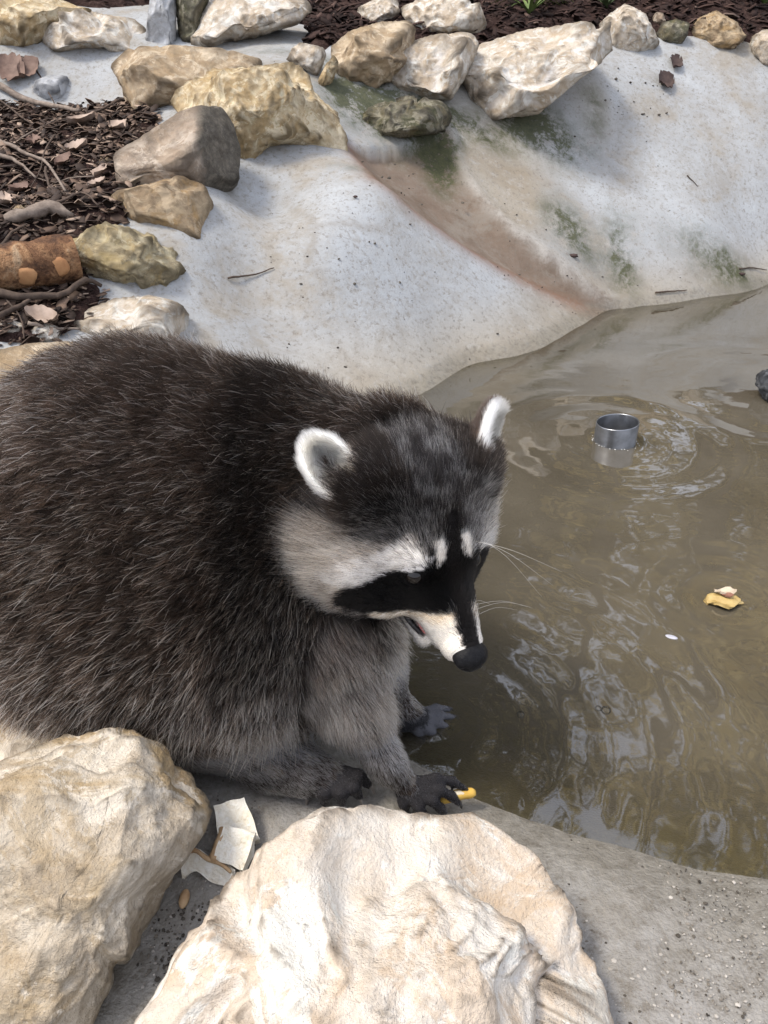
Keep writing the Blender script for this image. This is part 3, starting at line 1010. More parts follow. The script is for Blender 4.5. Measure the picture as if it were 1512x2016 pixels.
def surface_nets(V):
    neg = V < 0
    nx, ny, nz = V.shape
    c = sum(neg[i:nx - 1 + i, j:ny - 1 + j, k:nz - 1 + k].astype(np.int8) for i in (0, 1) for j in (0, 1) for k in (0, 1))
    act = (c > 0) & (c < 8)
    I = np.argwhere(act)
    idx = -np.ones(act.shape, np.int32)
    idx[act] = np.arange(len(I))
    acc = np.zeros((len(I), 3))
    cnt = np.zeros(len(I))
    cor = [(i, j, k) for i in (0, 1) for j in (0, 1) for k in (0, 1)]
    for a in cor:
        for ax in range(3):
            if a[ax]:
                continue
            b = list(a)
            b[ax] = 1
            va = V[I[:, 0] + a[0], I[:, 1] + a[1], I[:, 2] + a[2]]
            vb = V[I[:, 0] + b[0], I[:, 1] + b[1], I[:, 2] + b[2]]
            x = (va < 0) != (vb < 0)
            t = np.where(x, va / np.where(x, va - vb, 1), 0)
            p = np.tile(np.array(a, float), (len(I), 1))
            p[:, ax] += t
            acc += p * x[:, None]
            cnt += x
    verts = I + acc / cnt[:, None]
    F = []
    for ax in range(3):
        u, v = (ax + 1) % 3, (ax + 2) % 3
        sl0 = [slice(1, n - 1) for n in V.shape]
        sl1 = list(sl0)
        sl0[ax] = slice(0, V.shape[ax] - 1)
        sl1[ax] = slice(1, V.shape[ax])
        A, B = neg[tuple(sl0)], neg[tuple(sl1)]
        for want, flip in (((A & ~B), False), ((~A & B), True)):
            E = np.argwhere(want)
            if not len(E):
                continue
            off = np.ones(3, int)
            off[ax] = 0
            E = E + off
            q = []
            for du, dv in ((0, 0), (1, 0), (1, 1), (0, 1)):
                e = E.copy()
                e[:, u] -= du
                e[:, v] -= dv
                q.append(idx[e[:, 0], e[:, 1], e[:, 2]])
            q = np.stack(q, 1)
            F.append(q[:, ::-1] if flip else q)
    return verts, np.concatenate(F)


BV, BF = surface_nets(SDF)
BV = BV * GS + LO
# face orientation + light smoothing
e1, e2 = BV[BF[:, 1]] - BV[BF[:, 0]], BV[BF[:, 2]] - BV[BF[:, 0]]
vi = np.clip(np.round((BV - LO) / GS).astype(int), 0, np.array(SH) - 1)
GR = np.stack(np.gradient(SDF, GS), -1)
fn = np.cross(e1, e2)
gn = GR[vi[BF[:, 0], 0], vi[BF[:, 0], 1], vi[BF[:, 0], 2]]
if (np.einsum('ij,ij->i', fn, gn) < 0).mean() > .5:
    BF = BF[:, ::-1]
EDG = np.concatenate([BF[:, [0, 1]], BF[:, [1, 2]], BF[:, [2, 3]], BF[:, [3, 0]]])
BREG = REG[vi[:, 0], vi[:, 1], vi[:, 2]].astype(int)
deg = np.bincount(EDG.ravel(), minlength=len(BV)).astype(float)
for it in range(3):
    av = np.zeros_like(BV)
    for ax in range(3):
        av[:, ax] = np.bincount(EDG[:, 0], BV[EDG[:, 1], ax], len(BV)) + np.bincount(EDG[:, 1], BV[EDG[:, 0], ax], len(BV))
    BV = BV + np.where(BREG >= 8, .12, .5)[:, None] * (av / deg[:, None] - BV)

raccoon = mesh_obj("raccoon", BV, BF, None, loc=np.array([-.2, .62, .03]))
tag(raccoon, "grey brown raccoon with a black mask leaning over the pond edge to reach for food", "raccoon")

# ---------------------------------------------------------------- coat colours, lengths and lie, all in the animal's own frame
FPTS = np.concatenate([np.array(f) for f in FINGERS])


def coat(P, reg, rn):
    """returns root colour, tip colour, length, lift, comb vector for points on the skin"""
    n = len(P)
    q = P - HC
    f, u, c = q @ HF, q @ HU, q @ HS
    a = np.abs(c)
    z = P[:, 2]
    nz = fbm(P * 38, 3)
    nz2 = fbm(P * 14 + 5, 2)
    root = np.tile(np.array([.0075, .0055, .0043]), (n, 1))
    tip = np.tile(np.array([.027, .0160, .0110]), (n, 1))
    ln = np.full(n, .0225)
    lift = np.full(n, .55)
    comb = np.zeros((n, 3))
    # ---- torso
    low = sstep(.24, .08, z + .03 * nz2)
    comb[:] = np.stack([-.75 + .45 * low, -.10 + 0 * low, -.15 - .75 * low], 1)
    front = sstep(-.20, -.06, P[:, 0])
    lowf = front * sstep(.30, .20, z)
    comb += np.stack([.25 * lowf, -.1 * lowf, -.7 * lowf], 1)
    pale = np.clip(.13 + .44 * low + .48 * lowf + .30 * nz2 + .25 * nz, 0.04, .85)
    frost = rn < pale
    tip[frost] = np.array([.80, .72, .64]) * (.55 + .6 * ((rn[frost] * 7919) % 1))[:, None]
    root = root * (1 + .9 * low)[:, None]
    brown = sstep(-.1, .35, nz)
    tip = tip * (1 - .25 * brown[:, None] * np.array([0.2, .6, 1.0]))
    ln = ln + .011 * low
    # ---- neck behind the cheeks: dark collar
    neck = (reg == 1) | ((reg == 0) & (P[:, 0] > -.14) & (z > .17))
    cb = .93 * np.exp(-((P[:, 0] + .112 + .012 * nz) / .030) ** 2) + .45 * sstep(-.14, -.10, P[:, 0])
    dk = neck & (z > .165 + .02 * nz) & (((rn * 4217.3) % 1) < cb)
    tip[dk & ~(rn < .05)] *= .30
    root[dk] = root[dk] * .4
    ln[neck] = .021
    # pale throat and chest
    th = (reg <= 1) & (z <= .22) & (P[:, 0] > -.04) & (P[:, 1] > .56)
    fr2 = th & (rn < .75)
    tip[fr2] = (.60, .52, .42)
    # ---- head
    hd = (reg == 2) | (reg == 3) | ((np.linalg.norm(q, axis=1) < .095) & (reg != 4) & (f > -.02))
    br = u + .85 * a
    g = f - .86 * u
    rj = 0 if np.ptp(rn) == 0 else ((rn * 7331.7) % 1 + (rn * 911.3) % 1 - 1) * .0035
    w = .0022 * nz + rj
    w2 = .0050 * nz + 2.2 * rj
    hroot = np.tile(np.array([.010, .0088, .0085]), (n, 1))
    htip = np.tile(np.array([.022, .019, .018]), (n, 1))
    nzh = fbm(P * 90 + 3, 2)
    sp = rn < .30 + .9 * nzh
    htip[sp] = np.array([.70, .67, .63])
    hlen = np.full(n, .0145)
    hlift = np.full(n, .38)
    hcomb = -HF * 1.0 + np.outer(np.sign(c) * sstep(.02, .06, a) * .7, HS) + np.outer(-sstep(.03, -.02, u) * .45, HU)

    def paint(mask, r_, t_, L=None, lf=None):
        hroot[mask] = r_
        htip[mask] = np.array(t_) * (.75 + .5 * rn[mask])[:, None]
        if L is not None:
            hlen[mask] = L
        if lf is not None:
            hlift[mask] = lf
    earside = (a > .030) & (u > .024) & (f < .014 + 2 * w) & (rn > .08)
    paint(earside, (.007, .0055, .005), (.020, .015, .012), .015)
    behind = (f < -.004 + 2 * w) & (u < .050) & (a > .045)
    paint(behind, (.007, .006, .006), (.014, .012, .012), .024, .35)
    cheek = (f >= -.006 + .3 * np.maximum(u + .005, 0) + 2 * w2) & (u < .009 + .5 * f + 2.2 * w2) & (a > .032) & (f < .056)
    paint(cheek, (.34, .29, .24), (.74, .69, .62), .028, .28)
    hlen[cheek] = .013 + .030 * sstep(.050, -.005, f[cheek])
    dim = cheek & (rn < .20 + .34 * sstep(-.035, .012, u) * sstep(.03, .012, f) + .25 * nzh)
    htip[dim] = (.13, .105, .085)
    hroot[dim] = (.04, .033, .028)
    browtop = .052 + .019 * sstep(.018, .042, a)
    brow = (br > .047 + w) & (br < browtop - .003 + 1.6 * w2) & (f > .031 + 2 * w2) & (rn > .10) & (a > .017 + w)
    paint(brow, (.52, .49, .46), (.88, .86, .83), .014, .22)
    soft = (br >= browtop - .003) & (br < browtop + .010) & (f > .026) & (a > .015) & (rn < .6)
    paint(soft, (.10, .09, .085), (.55, .53, .50), .014, .3)
    mask = (br <= .047 + w) & (g < .101 + w) & (f > .050 - .05 * np.maximum(a - .06, 0) + w)
    paint(mask, (.004, .0038, .0038), (.007, .0065, .0065), .007, .2)
    eyespot = (a > .0085 + w) & (a < .0185 + w) & (br > .036 + w) & (br < .053 + 2 * w) & (f > .052) & (f < .070 + w)
    paint(eyespot, (.50, .45, .39), (.86, .82, .75), .010, .22)
    stripe = (f > .040) & (a < .0075 + w) & (u > -.03)
    paint(stripe, (.007, .006, .006), (.014, .012, .011), .006, .2)
    muz = (g >= .101 + w) & (a > .0078 + w) & (f > .070) | ((u < -.036) & (f > .088))
    paint(muz, (.62, .57, .50), (.84, .80, .73), .0065, .15)
    buff = muz & (g < .112 + 3 * rj) & (rn < .65)
    paint(buff, (.24, .17, .11), (.45, .35, .25), .006, .15)
    root[hd], tip[hd], ln[hd], lift[hd], comb[hd] = hroot[hd], htip[hd], hlen[hd], hlift[hd], hcomb[hd]
    # eyelids and nose kept short
    for sg in (-1, 1):
        de = np.linalg.norm(P - H(.066, .011, .031 * sg), axis=1)
        k = de < .011
        ln[k] = .0022
        lift[k] = .1
    kn = np.linalg.norm(P - H(.135, -.017, .001), axis=1) < .023
    ln[kn] = np.minimum(ln[kn], .0025)
    # ---- ears
    for sg, cpos, ax, wd, fr, R in EARS:
        k = reg == 4
        k &= np.linalg.norm(P - cpos, axis=1) < .06
        qe = P - cpos
        x_, y_, o_ = qe @ ax, qe @ wd, qe @ fr
        rim = (x_ / .031) ** 2 + (y_ / .0205) ** 2
        back = (o_ < -.002)
        r_ = np.tile(np.array([.34, .32, .28]), (n, 1))
        t_ = np.tile(np.array([.50, .48, .43]), (n, 1))
        r_[back] = (.03, .022, .018)
        t_[back] = (.07, .05, .04)
        rm = rim > .66
        lim = -.006 if sg < 0 else -.0015
        r_[rm & (o_ > lim)] = (.74, .73, .69)
        t_[rm & (o_ > lim)] = (.88, .87, .84)
        root[k], tip[k] = r_[k], t_[k]
        ln[k] = np.where(rm, .008, .011)[k]
        lift[k] = .35
        comb[k] = (ax * .7 + np.outer(-y_ / .02, wd) * .5)[k]
        ln[k & back & ~rm] = .010
    # ---- limbs
    for rg, dv in ((5, PZ(812, 1560, .04) - PD(660, 1300, .70)), (7, PZ(822, 1415, .01) - PD(742, 1330, .80)), (6, PZ(648, 1530, .052) - PD(500, 1440, .725))):
        k = reg == rg
        comb[k] = nrm(dv) + np.array([0, 0, -.15])
        low_ = sstep(.135, .060, z)
        ln[k] = (.026 - .0205 * low_)[k]
        lift[k] = (.40 - .2 * low_)[k]
        lt = k & (rn < .26 + 1.1 * nz + .60 * low_)
        tip[lt] = (.42, .37, .31)
        root[k] = (.022, .018, .016)
        pw = k & (z < .105) & (rn < .85)
        tip[pw] = (.52, .52, .54)
        root[pw] = (.22, .22, .23)
        dkp = k & (z < .047 + .004 * nz)
        if rg == 7:
            dkp = k & (z < .022)
        if rg == 6:
            dkp = k & (z < .060 + .006 * nz) & (P[:, 0] > PZ(636, 1525, .055)[0])
        tip[dkp] = (.035, .035, .038)
        root[dkp] = (.018, .018, .02)
        ln[dkp] = .0035
    k = (reg == 8) | (reg == 9)
    tip[k], root[k] = (.045, .044, .049), (.014, .013, .014)
    hi = k & (rn < .28)
    tip[hi] = (.28, .275, .29)
    kf = k & (reg == 9)
    tip[kf], root[kf] = (.13, .13, .145), (.06, .06, .066)
    ln[k] = .0022
    lift[k] = .15
    comb[k] = np.array([.6, -.4, -.5])
    return root, tip, ln, lift, comb


# skin carries the under-colour of the coat
_r, _t, _l, _, _ = coat(BV, BREG, np.full(len(BV), .99))
skin = _r * .8 + _t * .2
ca = raccoon.data.attributes.new("coat", 'FLOAT_COLOR', 'POINT')
ca.data.foreach_set("color", np.concatenate([skin, np.ones((len(BV), 1))], 1).astype(np.float32).ravel())
t = NT("raccoon_skin")
fac = t.n("Attribute", attribute_name="coat").outputs["Color"]
raccoon.data.materials.append(t.principled(fac, .7, t.bump(t.noise(t.coord(), 400, 3, .6), .25, .002), .08))

# ---- strands
N_FUR = 400000
tri = np.concatenate([BF[:, [0, 1, 2]], BF[:, [0, 2, 3]]])
v0, v1, v2 = BV[tri[:, 0]], BV[tri[:, 1]], BV[tri[:, 2]]
fnv = np.cross(v1 - v0, v2 - v0)
area = np.linalg.norm(fnv, axis=1) / 2
VN = np.zeros_like(BV)
for k in range(3):
    for ax in range(3):
        VN[:, ax] += np.bincount(tri[:, k], fnv[:, ax], len(BV))
VN /= np.linalg.norm(VN, axis=1)[:, None] + 1e-12
treg = BREG[tri[:, 0]]
cen = (v0 + v1 + v2) / 3
dens = np.array([1.0, 1.3, 2.8, 9.0, 6.0, 2.2, 2.6, 2.0, 4.0, 1.5])[treg]
tocam = CAM - cen
facing = np.einsum('ij,ij->i', fnv, tocam) / (np.linalg.norm(fnv, axis=1) * np.linalg.norm(tocam, axis=1) + 1e-12)
dens = dens * np.where(cen[:, 2] < .06, .6, 1.0) * np.where(cen[:, 1] > .80, .55, 1.0)
wgt = area * dens
ti = rng.choice(len(tri), N_FUR, p=wgt / wgt.sum())
b = rng.random((N_FUR, 2))
sw = b.sum(1) > 1
b[sw] = 1 - b[sw]
w3 = np.stack([1 - b.sum(1), b[:, 0], b[:, 1]], 1)
RP = (BV[tri[ti]] * w3[..., None]).sum(1)
RN = (VN[tri[ti]] * w3[..., None]).sum(1)
RN /= np.linalg.norm(RN, axis=1)[:, None]
RG = BREG[tri[ti, 0]]
rn = rng.random(N_FUR)
froot, ftip, flen, flift, fcomb = coat(RP, RG, rn)
# skip strands inside the eyes and on the nose pad
keep = np.ones(N_FUR, bool)
for sg in (-1, 1):
    keep &= np.linalg.norm(RP - H(.068, .011, .0315 * sg), axis=1) > .0078
keep &= ~((np.linalg.norm(RP - H(.140, -.017, .001), axis=1) < .0175))
RP, RN, RG, rn, froot, ftip, flen, flift, fcomb = [v[keep] for v in (RP, RN, RG, rn, froot, ftip, flen, flift, fcomb)]
N = len(RP)
tang = fcomb - RN * np.einsum('ij,ij->i', fcomb, RN)[:, None]
tang /= np.linalg.norm(tang, axis=1)[:, None] + 1e-9
body = (RG <= 1)[:, None]
cl = np.stack([fbm(RP * 75 + 9 * i, 2) for i in range(3)], 1)
cl2 = np.stack([fbm(RP * 12 + 4 * i, 2) for i in range(3)], 1)
jit = rng.normal(size=(N, 3))
tang = tang + np.where(body, .40, .22) * cl + np.where(body, .42, .12) * cl2 + jit * np.where(body, .30, .14)
d0 = tang * .85 + RN * flift[:, None]
d0 /= np.linalg.norm(d0, axis=1)[:, None]
grav = np.array([0, 0, -1.0])
d1 = d0 + tang * .45 + grav * np.where(body, .30, .08) + rng.normal(size=(N, 3)) * np.where(body, .22, .08)
d1 /= np.linalg.norm(d1, axis=1)[:, None]
L = flen * rng.uniform(.65, 1.15, N) * (1 + np.where(RG <= 1, .45, .15) * fbm(RP * 34 + 2, 2))
lowg = sstep(.26, .08, RP[:, 2]) + .6 * sstep(-.2, -.05, RP[:, 0]) * sstep(.32, .2, RP[:, 2])
dark_collar = (RG <= 1) & (np.abs(RP[:, 0] + .105) < .045) & (RP[:, 2] > .165)
guard = (RG <= 1) & (rng.random(N) < np.where(dark_collar, .012, .045 + .13 * lowg))
L[guard] *= 1.22
ftip[guard] = np.array([.84, .78, .71]) * rng.uniform(.75, 1.1, (guard.sum(), 1))
froot[guard] = (.03, .024, .020)
K = 5
tt = np.linspace(0, 1, K)
pts = RP[:, None] + L[:, None, None] * (d0[:, None] * tt[None, :, None] + (d1 - d0)[:, None] * (tt ** 2)[None, :, None] * .6)
pts[:, 0] -= RN * .0012
# keep strands out of the ground
rad = np.where(guard, .00044, np.where(RG <= 1, .00025, .00019)) * np.where(RG >= 8, .8, 1) * rng.uniform(.7, 1.2, N)
rads = rad[:, None] * (1 - .80 * tt[None] ** 1.5)
tipness = np.where((RG <= 1)[:, None, None], sstep(.42, 1.0, tt)[None, :, None], sstep(.30, .95, tt)[None, :, None])
cols = froot[:, None] * (1 - tipness) + ftip[:, None] * tipness
cols = cols * rng.uniform(.8, 1.2, N)[:, None, None]
fc = bpy.data.hair_curves.new("fur")
fc.add_curves([K] * N)
FLOC = np.array([-.2, .62, .03])
fc.position_data.foreach_set("vector", (pts - FLOC).astype(np.float32).ravel())
ra = fc.attributes.get("radius") or fc.attributes.new("radius", 'FLOAT', 'POINT')
ra.data.foreach_set("value", rads.astype(np.float32).ravel())
cattr = fc.attributes.new("coat", 'FLOAT_COLOR', 'POINT')
cattr.data.foreach_set("color", np.concatenate([cols, np.ones((N, K, 1))], 2).astype(np.float32).ravel())
fur = bpy.data.objects.new("fur", fc)
COL.objects.link(fur)
fur.parent = raccoon
fur["kind"] = "stuff"
t = NT("raccoon_fur")
hc = t.n("Attribute", attribute_name="coat").outputs["Color"]
hb = t.n("BsdfHairPrincipled", {"Color": hc, "Roughness": .45, "Radial Roughness": .6, "IOR": 1.18})
t.t.links.new(hb.outputs[0], t.out.inputs[0])
fc.materials.append(t.m)

# ---------------------------------------------------------------- raccoon: nose, eyes, claws, mouth, whiskers
M_NOSE = simple_mat("wet_nose", (.006, .006, .007), (.012, .012, .013), 300, .34, .6, .002, .09)
M_EYE = simple_mat("eye_black", (.004, .003, .003), (.008, .006, .005), 40, .02, 0, .001, .4)
M_CLAW = simple_mat("claw_horn", (.10, .085, .075), (.22, .20, .18), 200, .4, .1, .001, .5)
M_MOUTH = simple_mat("mouth_pink", (.30, .09, .08), (.42, .16, .14), 200, .35, .2, .001, .5)
M_LIP = simple_mat("lip_black", (.008, .007, .008), (.015, .013, .014), 200, .4, .2, .001, .5)
M_WHISK = simple_mat("whisker", (.55, .52, .47), (.7, .68, .62), 50, .4, 0)


def blob(name, pos, R, rad, mat, parent, sub=4, shape=None):
    V, F = ico(sub)
    W = V * np.asarray(rad)
    if shape:
        W = shape(V, W)
    return mesh_obj(name, W @ R - (np.zeros(3)) + pos - FLOC, F, mat, parent)


def nose_shape(V, W):
    # V: x forward, y up, z side; wide top, narrow below, two nostrils and a centre groove
    W = W.copy()
    W[:, 2] *= np.where(V[:, 1] < 0, 1 - .30 * -V[:, 1], 1 + .06 * V[:, 1])
    for sg in (-1, 1):
        d = np.linalg.norm(V - nrm((.72, -.10, .55 * sg)), axis=1)
        W -= V * (np.exp(-(d / .22) ** 2) * .0042)[:, None]
    W -= V * (np.exp(-(V[:, 2] / .08) ** 2) * sstep(.25, -.2, V[:, 1]) * sstep(0, .4, V[:, 0]) * .0015)[:, None]
    return W


blob("nose", H(.1370, -.0170, .0010), HEADR, (.0130, .0135, .0165), M_NOSE, raccoon, 4, nose_shape)
for sg in (-1, 1):
    blob("eye", H(.0648, .0098, .0304 * sg), HEADR, (.0078, .0078, .0078), M_EYE, raccoon, 3)


def jaw_lip():
    P_ = [H(.044, -.046, -.022), H(.064, -.049, -.0195), H(.082, -.054, -.014), H(.0985, -.059, -.004)]
    V, F = tube(bez(P_, 10), [.0028] * 10, 6)
    return V, F


V, F = jaw_lip()
mesh_obj("lip", np.array(V) - FLOC, F, M_LIP, raccoon)
V, F = ico(3)
W = V * np.array([.020, .0030, .0075])
W[:, 1] -= .25 * W[:, 0] ** 2 / .02
mesh_obj("tongue", W @ HEADR + H(.080, -.0510, -.002) - FLOC, F, M_MOUTH, raccoon)

for fi, f in enumerate(FINGERS):
    a_, b_ = np.array(f[-2]), np.array(f[-1])
    d_ = nrm(b_ - a_)
    out = 6 <= fi - 5 or fi >= 5
    ln_ = .0115 if 5 <= fi < 10 else .007
    dn = np.array([0, 0, -1.0])
    path = [b_ - d_ * .002 + np.array([0, 0, .0012]), b_ + d_ * ln_ * .45 + np.array([0, 0, .001]), b_ + d_ * ln_ * .8 + dn * ln_ * .25, b_ + d_ * ln_ * .95 + dn * ln_ * .55]
    V, F = tube(bez(path, 7), [.0022, .0021, .0019, .0016, .0012, .0007, .0002], 7)
    mesh_obj("claw", np.array(V) - FLOC, F, M_CLAW if 5 <= fi < 10 else M_LIP, raccoon)

wr = random.Random(5)
for sg in (-1, 1):
    for i in range(4 if sg > 0 else 0):
        base = H(.098 + .005 * (i % 3), -.010 - .005 * (i // 2), (.017 + .0) * sg)
        dv = hvec(.12 - .12 * i, -.1 - .12 * i + wr.uniform(-.1, .1), (1.0) * sg)
        ln_ = wr.uniform(.055, .085)
        dv = nrm(dv)
        path = [base, base + dv * ln_ * .5, base + dv * ln_ + np.array([.0, 0, -.35]) * ln_ * .5]
        V, F = tube(bez(path, 9), list(np.linspace(.00016, .00005, 9)), 4)
        mesh_obj("whisker", np.array(V) - FLOC, F, M_WHISK, raccoon)
for i in range(3):
    base = H(.058, .034, .020 + .004 * i)
    dv = nrm(hvec(.55, .15 - .25 * i, .8))
    path = [base, base + dv * .035, base + dv * .07 + np.array([.01, 0, -.012 - .006 * i])]
    V, F = tube(bez(path, 9), list(np.linspace(.00015, .00005, 9)), 4)
    mesh_obj("whisker", np.array(V) - FLOC, F, M_WHISK, raccoon)

# ================================================================ woods beyond the bank (seen mirrored in the pond)
t = NT("woodland_leaves")
c = t.ramp(t.attr("tone"), [(0, (.040, .042, .016)), (.35, (.12, .11, .035)), (.7, (.62, .48, .17)), (1, (.82, .68, .32))])
df = t.n("BsdfDiffuse", {"Color": c})
tl = t.n("BsdfTranslucent", {"Color": c})
t.t.links.new(t.n("MixShader", {0: .6, 1: df.outputs[0], 2: tl.outputs[0]}).outputs[0], t.out.inputs[0])
M_LEAFW = t.m
M_BARKW = simple_mat("woodland_bark", (.06, .05, .038), (.15, .125, .095), 8, .9, .6, .03)
wv, wf, wt = [], [], []
nvert = 0
rw = np.random.default_rng(21)
barkV, barkF = [], []
leafP = []
for i in range(58):
    x0, y0 = rw.uniform(-6, 10), rw.uniform(6.2, 11)
    gold = x0 / y0 > .25 + rw.normal() * .04
    h = rw.uniform(8, 15) if gold else rw.uniform(6.5, 10)
    z0 = float(terrain(x0, min(y0, 5.5))) - .1
    lean = rw.normal(size=2) * .35
    path = [np.array([x0, y0, z0]), np.array([x0 + lean[0] * .4, y0 + lean[1] * .4, z0 + h * .4]), np.array([x0 + lean[0], y0 + lean[1], z0 + h])]
    pp = bez(path, 8)
    V, F = tube(pp, list(np.linspace(rw.uniform(.06, .15), .025, 8)), 7)
    barkF += [[v + len(barkV) for v in f] for f in F]
    barkV += V
    for k in range(12 if gold else 26):
        tt_ = rw.uniform(.08, 1.0)
        p = pp[int(tt_ * 7)]
        dv = nrm(np.array([rw.normal(), rw.normal(), rw.uniform(.1, .9)]))
        le = rw.uniform(.6, 1.7) * (1.1 - .5 * tt_)
        q = p + dv * le
        V, F = tube([p, p + dv * le * .5 + np.array([0, 0, .05]), q], [.022, .014, .006], 5)
        barkF += [[v + len(barkV) for v in f] for f in F]
        barkV += V
        for m in range(3):
            cc = p + dv * le * rw.uniform(.45, 1.1) + rw.normal(size=3) * .15
            leafP.append((cc, rw.uniform(.18, .45), int(rw.uniform(22, 46)), np.clip(rw.normal(.72, .25), 0, 1) if gold else np.clip(rw.normal(.12, .12), 0, 1)))
LV, LT = [], []
for cc, rd, nl, tone in leafP:
    c_ = cc + rw.normal(size=(nl, 3)) * rd * np.array([.6, .6, .7])
    a_ = rw.normal(size=(nl, 3))
    a_[:, 2] -= .6
    a_ /= np.linalg.norm(a_, axis=1)[:, None]
    b_ = np.cross(a_, rw.normal(size=(nl, 3)))
    b_ /= np.linalg.norm(b_, axis=1)[:, None]
    s_ = rw.uniform(.06, .13, (nl, 1))
    LV.append(np.stack([c_ - a_ * s_, c_ + b_ * s_ * .42, c_ + a_ * s_, c_ - b_ * s_ * .42], 1).reshape(-1, 3))
    LT.append(np.repeat(np.clip(tone + rw.normal(size=nl) * .12, 0, 1), 4))
LV, LT = np.concatenate(LV), np.concatenate(LT)
nb_ = len(barkV)
fcs = barkF + (np.arange(len(LV)).reshape(-1, 4) + nb_).tolist()
woods = mesh_obj("woodland", np.concatenate([np.array(barkV), LV]), fcs, M_BARKW)
woods.data.materials.append(M_LEAFW)
mi = np.zeros(len(fcs), np.int32)
mi[len(barkF):] = 1
woods.data.polygons.foreach_set("material_index", mi)
add_attr(woods, "tone", np.concatenate([np.zeros(nb_), LT]))
tag(woods, "yellow green autumn woods beyond the bank, mirrored in the pond", kind='stuff')

# ================================================================ small things
rs = random.Random(3)


def ground_z(x, y):
    sd = soil_sd(np.array([x]), np.array([y]))[0]
    if sd > 0:
        return float(soil_top(np.array([x]), np.array([y]))[0])
    return float(terrain(np.array([x]), np.array([y]))[0]) + .002


def ghit(px, py, lift=0.0):
    h = hit(px, py)
    return np.array([h[0], h[1], ground_z(h[0], h[1]) + lift])


# ---- bark mulch: nobody could count it
t = NT("bark_chips")
c = t.ramp(t.attr("tone"), [(0, (.010, .006, .005)), (.5, (.040, .022, .018)), (.8, (.085, .052, .042)), (1, (.17, .125, .10))])
M_CHIP = t.principled(c, .85, None, .2)
t = NT("litter_leaf")
c = t.ramp(t.attr("tone"), [(0, (.018, .012, .010)), (.5, (.12, .078, .055)), (1, (.36, .27, .205))])
M_LITTER = t.principled(c, .75, None, .25)


def scatter_chips(name, n, sampler, size, mat, label, thick=.18, tonef=None, elong=2.6):
    r = np.random.default_rng(len(name) + n)
    xs, ys = sampler(n, r)
    sd = soil_sd(xs, ys)
    k = sd > .0
    xs, ys = xs[k], ys[k]
    zs = soil_top(xs, ys)
    n = len(xs)
    yaw = r.uniform(0, 2 * math.pi, n)
    til = r.normal(0, .38, (n, 2))
    s_ = size * (.35 + 1.5 * r.random(n) ** 2.2)
    a_ = np.stack([np.cos(yaw), np.sin(yaw), til[:, 0]], 1)
    a_ /= np.linalg.norm(a_, axis=1)[:, None]
    b_ = np.stack([-np.sin(yaw), np.cos(yaw), til[:, 1]], 1)
    c_ = np.cross(a_, b_)
    c_ /= np.linalg.norm(c_, axis=1)[:, None]
    P = np.stack([xs, ys, zs + .003 + r.uniform(0, .008, n)], 1)
    V = []
    for (i, j, w) in ((-1, -.6, 0), (-.15, -1, .5), (1, -.5, 0), (.9, .5, .1), (.05, .9, .6), (-.9, .7, .05)):
        jit_ = r.uniform(.7, 1.25, (n, 1))
        V.append(P + a_ * (i * s_)[:, None] * jit_ + b_ * (j * s_ / elong)[:, None] * jit_ + c_ * (w * s_ * thick)[:, None])
    lo_ = [v - c_ * (s_ * thick * .8)[:, None] for v in V]
    VV = np.stack(V + lo_, 1).reshape(-1, 3)
    base = [[0, 1, 4, 5], [1, 2, 3, 4]] + [[i + 6, (i + 1) % 6 + 6, (i + 1) % 6, i] for i in range(6)]
    F = (np.arange(n)[:, None, None] * 12 + np.array(base)[None]).reshape(-1, 4)
    o = mesh_obj(name, VV, F, mat, smooth=False)
    add_attr(o, "tone", np.repeat(np.clip((tonef(r, n) if tonef else r.beta(1.3, 2.4, n)), 0, 1), 12))
    tag(o, label, kind='stuff')
    return o


def samp_top(n, r):
    y = 2.85 + 2.2 * r.random(n) ** 1.6
    return r.uniform(-1.9, 2.6, n), y


def samp_left(n, r):
    return r.uniform(-1.7, -.35, n), r.uniform(1.25, 2.7, n)


scatter_chips("bark_mulch", 15000, samp_top, .019, M_CHIP, "dark red brown bark chip mulch on the bank behind the rocks")
scatter_chips("leaf_litter", 14000, samp_left, .0125, M_LITTER, "dead leaves, bark bits and crumbs on the soil bed left of the rocks", .10, lambda r, n: np.where(r.random(n) < .10, r.uniform(.6, 1, n), r.beta(1.0, 3.2, n)), 2.0)

